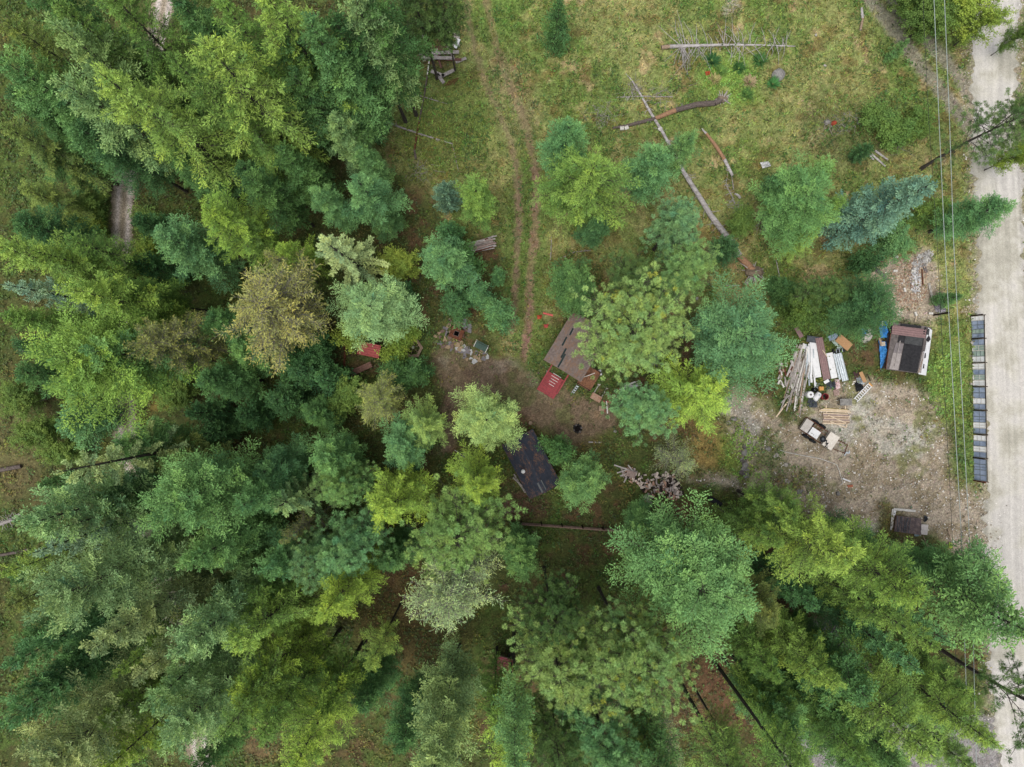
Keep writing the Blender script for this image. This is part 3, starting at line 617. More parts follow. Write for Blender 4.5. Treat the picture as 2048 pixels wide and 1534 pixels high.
('S1', 110, 1060, 23, 2.8, 'gry', 'spruce with tawny branch tips below the blunt-headed fir'),
('F1', 190, 1010, 18, 3.2, 'fid', 'dark fir between the two pale spruces'),
('S0', 60, 1108, 24, 3.0, 'blp', 'bluish conifer with whitish bare twigs'),
('F3', 334, 1010, 22, 3.8, 'fir', 'broad green fir with clustered head beside the trunk gap'),
('F2', 372, 1128, 22, 2.8, 'fir', 'green fir just below the broad clustered one'),
('F1', 468, 1018, 20, 2.4, 'ftl', 'blue-green fir between the broad fir and the pale star fir'),
('F3', 120, 1190, 26, 3.4, 'fip', 'pale teal fir with spiky tip in the lower wood'),
('F1', 168, 1300, 25, 3.0, 'gry', 'pale fir with drooping grey-green head'),
('F2', 260, 1130, 20, 3.3, 'fig', 'grey-green fir in the middle of the lower wood'),
('F2', 350, 1310, 25, 3.2, 'fip', 'pale green fir with fine tufted top'),
('F1', 266, 1356, 24, 2.5, 'gry', 'small-headed pale fir between two larches'),
('L0', 222, 1356, 23, 1.9, 'lar', 'short bright larch tip beside the small-headed fir'),
('L1', 200, 1458, 24, 2.3, 'lar', 'yellow-green larch between pale firs near the lower corner'),
('F1', 284, 1420, 25, 2.7, 'fip', 'pale fir above the light gravel glimpse'),
('F3', 352, 1452, 24, 3.0, 'fip', 'pale fir with jagged lower edge above the dark trunk'),
('F3', 86, 1524, 27, 3.4, 'gry', 'big pale olive fir near the lower corner'),
('F2', 0, 1450, 27, 3.0, 'ftl', 'teal fir at the lower corner edge'),
('F1', 60, 1390, 24, 3.0, 'ftd', 'dark teal fir behind the lower corner firs'),
('L1', 208, 1540, 25, 3.3, 'lim', 'bright yellow larch cut by the bottom edge'),
('L1', 0, 1210, 23, 3.3, 'olv', 'olive larch at the picture edge of the lower wood'),
('L0', 66, 1225, 20, 3.0, 'lao', 'dull larch behind the edge larch'),
('F0', 6, 1338, 24, 2.6, 'ftl', 'blue-green fir tip under the olive edge larch'),
('L2', 0, 1150, 20, 2.2, 'lar', 'yellow-green larch at the picture edge under the bluish conifer'),
('L1', 300, 1500, 17, 3.0, 'lad', 'shaded larch by the gravel glimpse'),
# lower middle
('S1', 572, 1022, 19, 3.5, 'fip', 'pale fir with star-like spokes'),
('F1', 520, 945, 15, 2.6, 'ftl', 'blue-green fir behind the pale star fir'),
('F2', 640, 925, 14, 2.6, 'fir', 'green fir above the pale star fir'),
('P1', 686, 976, 18, 2.8, 'pin', 'green tufted pine between the star fir and the yellow larch'),
('F2', 790, 876, 15, 3.2, 'ftl', 'blue-green fir with spreading low branches'),
('L1', 826, 848, 17, 2.6, 'lap', 'pale green larch lying over the blue-green fir'),
('F3', 983, 842, 12, 2.9, 'pig', 'round bright green fir by the dark roof cabin'),
('L1', 792, 998, 19, 3.8, 'lim', 'bright yellow larch with open star crown in the middle'),
('L1', 958, 966, 18, 3.5, 'lim', 'bright yellow larch covering the corner of the dark roof cabin'),
('P0', 905, 1080, 19, 3.8, 'pin', 'tufted pine south of the dark roof cabin'),
('P1', 690, 1090, 21, 3.5, 'pit', 'blue-green tufted pine in the lower wood'),
('P0', 640, 1128, 19, 2.6, 'pit', 'smaller blue-green pine beside the larger one'),
('X0', 560, 1080, 16, 1.9, 'pis', 'small yellowing conifer among the pines'),
('F0', 775, 1130, 12, 2.8, 'fid', 'dark fir in the gap under the bright star larch'),
('F2', 1036, 1130, 13, 2.9, 'fir', 'green fir just below the rail fence'),
('X1', 900, 1196, 19, 3.9, 'gry', 'half-dead larch with pale leaves on grey branches'),
('F1', 530, 1150, 18, 2.6, 'ftl', 'blue-green fir beside the pines'),
('L1', 470, 1288, 22, 3.5, 'lar', 'green-yellow larch with feathery crown'),
('L0', 500, 1200, 18, 2.6, 'lad', 'shaded larch above the feathery one'),
('L1', 648, 1240, 20, 3.1, 'lim', 'larch with rounded yellow head above two dark trunks'),
('L1', 482, 1418, 23, 3.5, 'lim', 'very bright yellow larch with pointed sprays'),
('L2', 735, 1338, 17, 2.1, 'lar', 'small fresh green larch alone over brown litter'),
('L1', 522, 1484, 22, 3.2, 'lad', 'green larch between two very bright ones'),
('L1', 576, 1550, 24, 3.4, 'lim', 'bright larch spreading at the bottom edge'),
('L2', 640, 1430, 17, 2.9, 'lad', 'shaded green larch right of the bright ones'),
('F0', 720, 1420, 14, 2.8, 'fid', 'dark fir in the shade of the lower wood'),
('F2', 800, 1500, 16, 2.6, 'ftd', 'dark teal fir beside the long oval fir'),
('F2', 872, 1520, 26, 4.1, 'fig', 'very tall oval fir at the bottom edge'),
('L2', 1020, 1560, 22, 3.4, 'lim', 'glowing yellow larch at the bottom edge'),
('L0', 985, 1450, 16, 2.0, 'lad', 'green larch overlapping the small red roof'),
('P0', 1140, 1392, 24, 3.8, 'pig', 'olive tufted pine with dense round head'),
('P2', 1262, 1362, 24, 3.6, 'pig', 'large olive tufted pine beside the open brown ground'),
('P0', 1110, 1262, 18, 2.8, 'pid', 'dark pine behind the dense round pine'),
('P1', 1210, 1500, 24, 3.5, 'pit', 'blue-green tufted pine near the bottom edge'),
('L1', 1305, 1500, 18, 2.6, 'lao', 'olive larch beside the blue-green pine'),
('X0', 1365, 1530, 16, 2.5, 'gry', 'thin grey-green conifer at the bottom edge'),
('P0', 1120, 1540, 20, 2.8, 'pid', 'dark pine at the bottom edge under the blue-green one'),
('T0', 1475, 1520, 17, 2.2, 'lao', 'yellow-green larch among dark leaning trunks'),
('F4', 1440, 1212, 26, 5.6, 'fir', 'largest fir, a broad green star south of the firewood'),
('F1', 1292, 1052, 8, 2.2, 'fir', 'green fir between the firewood heap and the largest fir'),
('F2', 1172, 978, 14, 3.2, 'fir', 'rounded green fir east of the dark roof cabin'),
('D1', 1124, 910, 9, 1.8, 'fid', 'low dark fir touching the rounded fir'),
('P1', 1304, 838, 14, 2.9, 'pit', 'blue-green tufted pine over the scrap lumber'),
('L1', 1392, 800, 14, 3.4, 'lim', 'brilliant yellow-green larch at the yard edge'),
('X0', 1390, 918, 14, 2.9, 'gry', 'nearly bare conifer with pale branch tips above the firewood'),
# middle right
('P2', 1326, 645, 19, 5.6, 'pig', 'largest round-tufted pine, beside the brown cabin roof, with yellow tufts'),
('F3', 1515, 674, 17, 5.0, 'fwt', 'wispy blue-green conifer between the round-tufted pine and the yard'),
('P1', 1290, 540, 12, 2.5, 'pid', 'green pine just above the largest round-tufted pine'),
('P1', 1400, 508, 15, 3.0, 'pin', 'light green pine beside the small round spruce'),
('P1', 1352, 434, 14, 2.4, 'pit', 'blue-green pine above the light green one'),
('F2', 1150, 548, 10, 3.0, 'fid', 'broad dark green fir hiding the end of the brown roof'),
('Q0', 1455, 486, 6, 1.6, 'ftd', 'small round dark spruce over the fallen trunk'),
('L1', 1192, 262, 21, 3.7, 'lam', 'tall yellow-green larch north of the cabins'),
('L1', 1150, 330, 15, 3.0, 'lad', 'lower green larch joined to the tall larch'),
('F2', 1150, 236, 20, 2.3, 'ftl', 'teal fir beside the tall larch'),
('F2', 1306, 290, 17, 2.7, 'ftl', 'blue-green fir in front of the long fallen trunk'),
('F1', 1352, 268, 16, 2.3, 'fir', 'green fir half hidden behind the blue-green fir'),
('F0', 1200, 440, 9, 2.0, 'ftd', 'dark blue-green fir in the shade of the tall larch'),
('D0', 1120, 0, 9, 1.9, 'fid', 'dark green fir alone at the top edge of the meadow'),
('F0', 1600, 340, 10, 1.9, 'ftd', 'teal fir leaning on the meadow side of the fir group'),
('F3', 1640, 376, 15, 3.0, 'fir', 'mid-green fir at the head of the meadow thicket'),
('L2', 1660, 330, 9, 2.4, 'lad', 'yellow-green low larch behind the mid-green fir'),
('L0', 1688, 400, 12, 2.5, 'lad', 'green larch between the mid-green fir and the blue spruce'),
('L0', 1634, 462, 9, 2.0, 'lar', 'yellowish larch at the lower side of the thicket'),
('B1', 1490, 440, 3.5, 1.7, 'brd', 'green bush beside the fallen trunk and the thicket'),
('S0', 1884, 338, 20, 3.9, 'blu', 'big blue-grey spruce under the power lines'),
('B1', 1800, 480, 4, 2.2, 'ftl', 'green leafy shrub below the big blue-grey spruce'),
('B0', 1740, 520, 3.5, 1.6, 'ftd', 'dark shrub between spruce and bare debris ground'),
('F3', 1778, 604, 14, 3.3, 'ftd', 'dark green fir over the building yard'),
('P1', 1690, 590, 11, 2.6, 'pid', 'green pine beside the dark fir of the yard'),
('B1', 1620, 620, 6, 2.2, 'brd', 'yellow-green leafy shrub beside the sheet metal stack'),
('B1', 1575, 580, 4, 1.8, 'fid', 'dark shrub west of the yard fir'),
('F2', 1990, 402, 13, 2.7, 'ftl', 'blue-green fir with its tip over the pale road'),
('D1', 1895, 415, 5, 2.1, 'brd', 'low green larch under the power lines'),
('D0', 1922, 592, 4, 1.1, 'fid', 'small fir at the road verge near the glass fence'),
('P3', 2085, 210, 16, 3.8, 'pid', 'leaning-looking open pine with dark trunk over the pale road'),
('Q0', 1742, 292, 4, 1.1, 'ftd', 'small blue-green spruce beside three grey logs'),
('D0', 1818, 80, 4, .9, 'fir', 'small green sapling on the lane'),
('B1', 1880, 20, 5, 2.5, 'brd', 'leafy green bush at the fork of the lane and the road'),
('B1', 1940, -5, 6, 2.6, 'brs', 'yellow-green leafy crown overhanging the pale road at the top'),
('B1', 1990, 28, 6, 1.8, 'brs', 'light leafy branch tips over the road surface'),
('B1', 1850, -30, 5, 2.6, 'brd', 'dark green bush at the top edge beside the lane'),
('B1', 2056, 60, 5, 1.2, 'brd', 'leafy bush on the far verge at the top'),
('B1', 2058, 300, 6, 1.6, 'brs', 'yellow-green bush on the far verge beside the open pine'),
('B0', 1760, 230, 1.8, 1.7, 'brd', 'low tangled green bush in the meadow near the lane'),
('B0', 1800, 262, 2.0, 2.0, 'brd', 'tangled bush with grey twigs next to the three grey logs'),
('B0', 1846, 240, 1.8, 1.7, 'brd', 'tangled green bush beside the dark low cable'),
# lower right
('T1', 1740, 1400, 20, 3.2, 'fid', 'dark fir between the two gravel glimpses of the lower wood'),
('F1', 1660, 1310, 12, 2.4, 'fid', 'low dark fir at the rim of the gravel glimpse'),
('F0', 1800, 1440, 13, 2.6, 'fir', 'mid-green fir over the gravel drive'),
('L0', 1590, 1420, 15, 2.5, 'lad', 'green larch on the wood side of the gravel drive'),
('F1', 1905, 1450, 13, 2.5, 'fir', 'green fir near the joint of the gravel drive and the road'),
('F0', 372, 1570, 21, 2.6, 'fid', 'dark fir at the bottom edge over the end of the dirt track'),
('F1', 1, 1, 14, 2.6, 'fid', 'dark fir filling the wood side of the gravel drive'),
('F2', 2, 2, 15, 2.6, 'fir', 'mid-green fir in the middle of the gravel drive edge'),
('L0', 3, 3, 13, 2.6, 'lad', 'green larch between the drive and the bottom corner'),
('F2', 1800, 1530, 18, 2.8, 'fid', 'dark fir at the bottom edge beside the pale road'),
('T0', 1518, 1643, 26, 3.2, 'lad', 'high-crowned larch on a long dark trunk over brown ground'),
('T0', 1690, 1682, 30, 3.0, 'lad', 'second long dark trunk crossing the brown ground'),
('T1', 1345, 1610, 24, 3.0, 'fid', 'thick dark trunk near the bottom edge beside the round pines'),
('T0', 440, 1475, 26, 2.6, 'lad', 'high larch on two dark stems between bright larches'),
('T1', 1030, 1560, 27, 2.4, 'fir', 'straight dark trunk dropping past the red roof'),
('L1', 1712, 1136, 22, 4.0, 'lar', 'broad bright yellow larch at the foot of the yard'),
('L1', 1600, 1040, 15, 2.8, 'lad', 'green larch between the yard and the largest fir'),
('L0', 1560, 1090, 16, 2.6, 'lad', 'shaded larch next to the rail fence end'),
('L1', 1846, 1190, 23, 3.6, 'lam', 'olive-yellow larch in the lower wood near the road'),
('F2', 1745, 1110, 11, 2.7, 'ftd', 'dark blue-green fir beside the covered bed frame'),
('F1', 1905, 1150, 11, 2.4, 'fir', 'green fir at the edge of the yard exit'),
('L0', 1880, 1298, 23, 2.8, 'lam', 'larch with long yellow sprays ending in a point'),
('S0', 1908, 1290, 21, 2.4, 'ftl', 'blue-green spruce between larches near the road'),
('S0', 1846, 1345, 20, 2.7, 'ftl', 'teal spruce above the dark trunk'),
('T1', 2016, 1186, 15, 3.6, 'fir', 'large green fir reaching over the pale road'),
('T1', 2060, 1265, 22, 4.2, 'fir', 'green fir over the road at the picture edge'),
('D1', 1940, 1150, 7, 1.8, 'fir', 'green fir at the mouth of the yard drive'),
('S0', 1640, 1220, 15, 2.4, 'ftd', 'dark blue-green spruce over reddish litter'),
('L1', 1560, 1240, 15, 2.8, 'olv', 'olive larch beside the largest fir'),
('L1', 1684, 1372, 20, 3.0, 'lar', 'bright yellow larch above the grey gravel glimpse'),
('L0', 1560, 1360, 16, 2.7, 'lad', 'green larch among the dark leaning trunks'),
('L1', 1866, 1505, 24, 4.0, 'lam', 'yellow-green larch at the bottom near the gravel drive'),
('F2', 1700, 1450, 17, 3.0, 'fid', 'dark fir behind the bottom larch'),
('L1', 2006, 1490, 22, 3.6, 'lam', 'green-yellow larch near the bottom corner by the road'),
('P3', 2330, 1575, 25, 5.0, 'pid', 'open dark pine with thick black trunk at the picture edge'),
('F2', 1600, 1480, 17, 3.0, 'fir', 'green fir at the bottom beside the gravel drive'),
('L0', 1628, 1552, 21, 2.8, 'lar', 'yellow larch tip at the bottom edge beside the drive'),
('L1', 1740, 1545, 20, 2.6, 'lad', 'shaded larch cut by the bottom edge'),
('L0', 1950, 1400, 15, 2.8, 'lad', 'green larch under the open dark pine'),
]
assert len({t[6] for t in TREES}) == len(TREES)
FIT = {'dark fir filling the wood side': (1650, 1470, 120, 14), 'mid-green fir in the middle of the gravel': (1745, 1500, 125, 15), 'green larch between the drive': (1885, 1490, 120, 13),
 'pale grey-green fir leaning over the red picnic roof': (755, 618, 134, 11),
 'largest round-tufted pine, beside': (1270, 658, 186, 17),
 'wispy blue-green conifer between': (1476, 680, 178, 14),
 'blue-green tufted pine over the scrap': (1284, 824, 128, 13),
 'rounded green fir east of the dark': (1164, 962, 108, 12),
 'round bright green fir by the dark': (978, 836, 116, 12),
 'bright yellow larch with open star crown': (798, 990, 140, 17),
 'bright yellow larch covering the corner': (950, 960, 124, 17),
 'tufted pine south of the dark': (918, 1062, 165, 17),
 'broad dark green fir hiding': (1147, 575, 120, 9),
 'brilliant yellow-green larch': (1382, 792, 168, 13),
 'nearly bare conifer with pale': (1352, 912, 112, 12),
 'spruce with long cream-tipped': (692, 515, 160, 16),
 'blue-green fir next to the grey wood': (893, 525, 118, 12),
 'blue-green young fir north': (958, 588, 62, 7),
 'pale-tipped young fir': (998, 628, 76, 8),
 'blue-green pine above the light': (1340, 468, 118, 12),
 'light green pine beside': (1368, 545, 132, 13),
 'green pine just above the largest': (1262, 556, 122, 10),
 'small round dark spruce': (1453, 498, 68, 5),
 'tall yellow-green larch north': (1175, 370, 176, 18),
 'teal fir beside the tall larch': (1128, 296, 100, 15),
 'blue-green fir in front of the long': (1296, 345, 104, 14),
 'green fir half hidden': (1352, 308, 76, 13),
 'small blue spruce beside the rounded': (893, 390, 66, 8),
 'rounded yellow-green fir beside': (955, 400, 94, 10),
 'slim pale fir in front': (700, 285, 88, 15),
 'slim blue-green fir below': (748, 400, 112, 15),
 'rounded green fir beside the slim': (668, 415, 88, 13),
 'large yellowing pine with a bare': (555, 618, 185, 17),
 'yellow-leaved conifer with grey': (762, 800, 92, 11),
 'pale green larch lying over': (850, 850, 102, 13),
 'blue-green fir with spreading': (812, 885, 112, 12),
 'pale fir with star-like': (600, 990, 135, 16),
 'green tufted pine between the star': (695, 960, 108, 14),
 'blue-green tufted pine in the lower': (700, 1078, 145, 18),
 'smaller blue-green pine': (642, 1112, 96, 17),
 'half-dead larch': (908, 1172, 168, 18),
 'green fir just below the rail': (1040, 1110, 98, 10),
 'largest fir, a broad': (1362, 1138, 236, 19),
 'olive tufted pine with dense': (1112, 1310, 158, 20),
 'large olive tufted pine beside': (1245, 1288, 172, 21),
 'blue-green tufted pine near the bottom': (1202, 1440, 162, 22),
 'very tall oval': (890, 1425, 168, 24),
 'mid-green fir at the head': (1592, 412, 138, 12),
 'dark green fir over the building': (1722, 612, 122, 12),
 'dark pine hanging over the heap': (845, 38, 120, 19),
 'dark green pine at the top edge over': (893, 45, 80, 13),
 'bright larch beside the star-branched': (598, 518, 95, 14),
 'big yellow-green fir with a rounded': (225, 720, 200, 21),
 'big blue-grey spruce': (1775, 410, 0, 17),
 'blue-green fir with its tip over': (1945, 432, 0, 11),
 'green pine beside the dark fir of': (1640, 600, 0, 10),
 'small green fir overlapped': (740, 330, 90, 11),
 'dark squat fir under': (770, 430, 90, 9)}
def fitted(t):
    """crown given by the photo position and width of its middle instead of its top"""
    for k, (cx, cy, wd, h) in FIT.items():
        if t[6].startswith(k):
            q = (1 - (.72 if t[0] in ('F3', 'F4', 'P0', 'P2', 'X1') else .6) * h / CAMH) / (1 - h / CAMH)
            R = wd / 2 / (PXM / (1 - .6 * h / CAMH)) * .93 / .8 if wd else t[4]
            return (t[0], 1024 + (cx - 1024) * q, 767 + (cy - 767) * q, h, R) + tuple(t[5:])
    return t
TREE_OBJ = {t[6]: tree(*fitted(t)) for t in TREES}
# ------------------------------------------------------------ tools for built objects
class MB:
    """collects boxes, sticks and sheets into ONE mesh"""
    def __init__(s): s.v = []; s.f = []
    def add(s, V, F):
        o = len(s.v); s.v += [tuple(map(float, p)) for p in V]; s.f += [tuple(int(i) + o for i in f) for f in F]; return s
    def box(s, c, size, rz=0.0, rx=0.0, ry=0.0):
        x, y, z = (a / 2 for a in size)
        V = np.array([[i * x, j * y, k * z] for k in (-1, 1) for j in (-1, 1) for i in (-1, 1)])
        if ry: V = V @ np.array([[math.cos(ry), 0, -math.sin(ry)], [0, 1, 0], [math.sin(ry), 0, math.cos(ry)]])
        if rx: V = V @ np.array([[1, 0, 0], [0, math.cos(rx), math.sin(rx)], [0, -math.sin(rx), math.cos(rx)]])
        if rz: V = V @ np.array([[math.cos(rz), math.sin(rz), 0], [-math.sin(rz), math.cos(rz), 0], [0, 0, 1]])
        return s.add(V + np.array(c), [(0, 2, 3, 1), (4, 5, 7, 6), (0, 1, 5, 4), (2, 6, 7, 3), (0, 4, 6, 2), (1, 3, 7, 5)])
    def beam(s, a, b, w, t):
        """rectangular board from a to b, w wide (flat), t thick"""
        a = np.array(a, float); b = np.array(b, float); d_ = (b - a) / np.linalg.norm(b - a)
        sd = np.cross(d_, [0, 0, 1.]); 
        if np.linalg.norm(sd) < 1e-3: sd = np.array([1., 0, 0])
        sd /= np.linalg.norm(sd); up = np.cross(sd, d_)
        V = [p + sd * i * w / 2 + up * k * t / 2 for p in (a, b) for i, k in ((-1, -1), (1, -1), (1, 1), (-1, 1))]
        return s.add(V, [(0, 3, 2, 1), (4, 5, 6, 7), (0, 1, 5, 4), (1, 2, 6, 5), (2, 3, 7, 6), (3, 0, 4, 7)])
    def tube(s, a, b, ra, rb=None, n=8):
        rb = ra if rb is None else rb
        V, F = tubes(np.array([a], float), np.array([b], float), np.array([ra]), np.array([rb]), n); s.add(V, F)
        return s.add([], []) if False else s._caps(len(s.v) - 2 * n, n)
    def _caps(s, o, n):
        s.f.append(tuple(o + i for i in range(n - 1, -1, -1))); s.f.append(tuple(o + n + i for i in range(n))); return s
    def path(s, pts, r, n=6):
        for a, b in zip(pts[:-1], pts[1:]): s.tube(a, b, r, r, n)
        return s
    def ring(s, c, R, r, n=24, m=8, flat=1.0, vertical=None):
        th = np.arange(n) * 2 * np.pi / n; ph = np.arange(m) * 2 * np.pi / m
        T, Q = np.meshgrid(th, ph, indexing='ij'); rad = R + r * np.cos(Q)
        if vertical is None: V = np.stack([rad * np.cos(T), rad * np.sin(T), r * flat * np.sin(Q)], -1)
        else: V = np.stack([rad * np.cos(T), r * flat * np.sin(Q), rad * np.sin(T)], -1)
        V = V.reshape(-1, 3)
        i = np.arange(n * m).reshape(n, m); a = i; b = np.roll(i, -1, 0); c2 = np.roll(b, -1, 1); d2 = np.roll(i, -1, 1)
        if vertical: V = V @ np.array([[math.cos(vertical), math.sin(vertical), 0], [-math.sin(vertical), math.cos(vertical), 0], [0, 0, 1]])
        return s.add(V + np.array(c), np.stack([a, b, c2, d2], -1).reshape(-1, 4))
    def prism(s, pts, z0, z1):
        n = len(pts); V = [(x, y, z0) for x, y in pts] + [(x, y, z1) for x, y in pts]
        F = [tuple(range(n - 1, -1, -1)), tuple(range(n, 2 * n))] + [(i, (i + 1) % n, n + (i + 1) % n, n + i) for i in range(n)]
        return s.add(V, F)
    def patch(s, q, n, m, zf, thick=.02):
        """crumpled sheet over a quad q (4 xy points), z from zf(u,v)"""
        q = [np.array(p, float) for p in q]; u, v = np.meshgrid(np.linspace(0, 1, n), np.linspace(0, 1, m))
        XY = (1 - u)[..., None] * ((1 - v)[..., None] * q[0] + v[..., None] * q[3]) + u[..., None] * ((1 - v)[..., None] * q[1] + v[..., None] * q[2])
        z = zf(u, v) + 0 * u; V = np.concatenate([XY, z[..., None]], -1).reshape(-1, 3); F = grid_faces(m, n)
        s.add(V, F); s.add(V - np.array([0, 0, thick]), F[:, ::-1])
        i = np.arange(n * m).reshape(m, n); loop = list(i[0]) + list(i[1:, -1]) + list(i[-1, -2::-1]) + list(i[-2:0:-1, 0])
        o = len(s.v) - 2 * n * m; s.f += [(o + b, o + a, o + n * m + a, o + n * m + b) for a, b in zip(loop, loop[1:] + loop[:1])]
        return s
    def corr(s, L, W, pitch=.2, amp=.03, z=0.0, c=(0, 0), thick=.012):
        k = int(W / pitch) * 4 + 1; y = np.linspace(-W / 2, W / 2, k); zz = z + amp * (np.arange(k) % 4 == 2) + amp * .8 * (np.arange(k) % 4 == 1)
        return s.patch([(c[0] - L / 2, c[1] - W / 2), (c[0] + L / 2, c[1] - W / 2), (c[0] + L / 2, c[1] + W / 2), (c[0] - L / 2, c[1] + W / 2)], 2, k, lambda u, v: np.repeat(zz[:, None], 2, 1), thick)
    def rock(s, c, r, seed, hz=.6, sub=2):
        g = np.random.default_rng(seed); import bmesh
        bm = bmesh.new(); bmesh.ops.create_icosphere(bm, subdivisions=sub, radius=1.0)
        pl = unit(g.normal(0, 1, (9, 3))); lim = g.uniform(.62, .95, 9); a = g.uniform(0, 6.28); st = g.uniform(.75, 1.25, 2)
        V = np.array([v.co[:] for v in bm.verts])
        for k in range(9):
            ex = np.maximum(V @ pl[k] - lim[k], 0); V -= ex[:, None] * pl[k]
        V = V * np.array([st[0], st[1], hz]) * r; V = V @ np.array([[math.cos(a), math.sin(a), 0], [-math.sin(a), math.cos(a), 0], [0, 0, 1]])
        F = [[v.index for v in f.verts] for f in bm.faces]; bm.free()
        return s.add(V + np.array(c), F)
    def mesh(s, name, m, org=(0, 0, 0), smooth=False):
        me = bpy.data.meshes.new(name); me.from_pydata([tuple(np.array(v) - np.array(org)) for v in s.v], [], s.f)
        if smooth: me.polygons.foreach_set('use_smooth', np.ones(len(me.polygons), bool))
        me.materials.append(m); me.update(); return me
def one(name, mb, m, label, cat, group=None, org=None, smooth=False, **k):
    """a thing that is one mesh, its origin at its base"""
    if org is None:
        V = np.array(mb.v); org = (*((V.min(0) + V.max(0)) / 2)[:2], V.min(0)[2])
    o = link(name, mb.mesh(name, m, org, smooth), None, org); return tag(o, label, cat, group)
def part(name, mb, m, parent, label=None, smooth=False):
    o = link(name, mb.mesh(name, m, (0, 0, 0), smooth), parent)
    if label: o['label'] = label
    return o
def dup(root, loc, rz, label=None, scale=None):
    e = root.copy(); COL.objects.link(e); e.location = loc; e.rotation_euler = (0, 0, rz)
    if label: e['label'] = label
    if scale: e.scale = scale
    for ch in list(root.children):
        c = ch.copy(); COL.objects.link(c); c.parent = e
        for g2 in list(ch.children):
            d2 = g2.copy(); COL.objects.link(d2); d2.parent = c
    return e
def PP(px, py, z=0.0): return tuple(P(px, py, z))
def ang(x0, y0, x1, y1): return math.atan2(-(y1 - y0), x1 - x0)
def board(p0, p1, w, t, z0, z1, m, label, group=None, name='board', cat='board'):
    return one(name, MB().beam(PP(*p0, z0), PP(*p1, z1), w, t), m, label, cat, group)
# materials of made things
M_GREY = mat('weathered_board', (178, 172, 168), (128, 120, 116), 9, .9, .1, stretch=(1, 1, 1), bump=.2)
M_PALE = mat('new_lumber', (234, 214, 184), (208, 182, 150), 7, .8, .2)
M_OSB = mat('chipboard', (204, 160, 108), (168, 122, 78), 22, .85, .15)
M_WHITE = mat('white_sheet', (232, 234, 238), (196, 198, 202), 3, .5, .4, mix=.38)
M_WHITEB = mat('white_board_paint', (222, 220, 214), (170, 164, 156), 6, .7, .2, mix=.42)
M_BROWNM = mat('brown_sheet_metal', (150, 114, 114), (126, 96, 96), 4, .5, .4)
M_GALV = mat('galvanised_sheet', (196, 208, 216), (150, 162, 172), 3, .35, .5, metal=.3)
M_BLUE = mat('blue_tarp', (50, 168, 250), (20, 132, 226), 5, .45, .4)
M_RUST = mat('rusty_iron', (128, 76, 52), (72, 44, 34), 9, .9, .1, bump=.3)
M_RED = mat('red_paint', (176, 48, 58), (138, 34, 46), 4, .6, .3)
M_REDR = mat('red_roof_metal', (178, 66, 62), (140, 42, 46), 3, .55, .3)
M_CRIM = mat('dark_red_roof_metal', (140, 34, 52), (108, 26, 42), 3, .5, .3)
M_BLACK = mat('black_rubber', (42, 46, 52), (24, 26, 30), 7, .8, .2)
M_TAR = mat('charcoal_felt', (58, 58, 62), (40, 40, 44), 5, .9, .15)
M_TARP = mat('grey_tarp', (84, 92, 102), (52, 58, 66), 5, .5, .4)
M_FELT = mat('grey_felt', (122, 114, 112), (88, 82, 82), 4, .95, .1)
M_FELTL = mat('pale_felt', (176, 168, 166), (146, 138, 136), 4, .95, .1)
M_STONE = mat('field_stone', (158, 156, 152), (110, 108, 106), 5, .95, .1, bump=.5)
M_STONEW = mat('pale_stone', (196, 192, 184), (150, 144, 134), 5, .95, .1, bump=.4)
M_DARKW = mat('dark_timber', (74, 58, 50), (44, 36, 32), 9, .9, .1)
M_GREEN = mat('green_paint', (52, 92, 80), (36, 66, 58), 5, .6, .3)
M_TAN = mat('tan_timber', (178, 154, 130), (138, 114, 94), 9, .85, .15)
M_ORANGE = mat('orange_plastic', (228, 90, 40), (180, 70, 36), 5, .6, .3)
M_GLASS = mat('dusty_glass', (164, 182, 214), (124, 142, 174), 1.6, .3, .5)
M_GLASSG = mat('greenish_glass', (180, 202, 194), (140, 166, 156), 1.6, .3, .5)
M_FROST = mat('frosted_pane', (252, 253, 255), (230, 236, 244), 2, .5, .4)
M_CABLE = mat('pale_cable', (176, 190, 188), (150, 164, 160), 2, .5, .4)
M_CABLED = mat('dark_cable', (62, 66, 64), (44, 46, 46), 2, .6, .3)
rg = np.random.default_rng(77)
M_LOGW0 = mat('bleached_board', (204, 198, 194), (160, 152, 148), 6, .9, .1)
def local(name, label, cat, px, py, rz, group=None, z=0.0):
    return empty(name, PP(px, py, z), label, cat, group, rz)
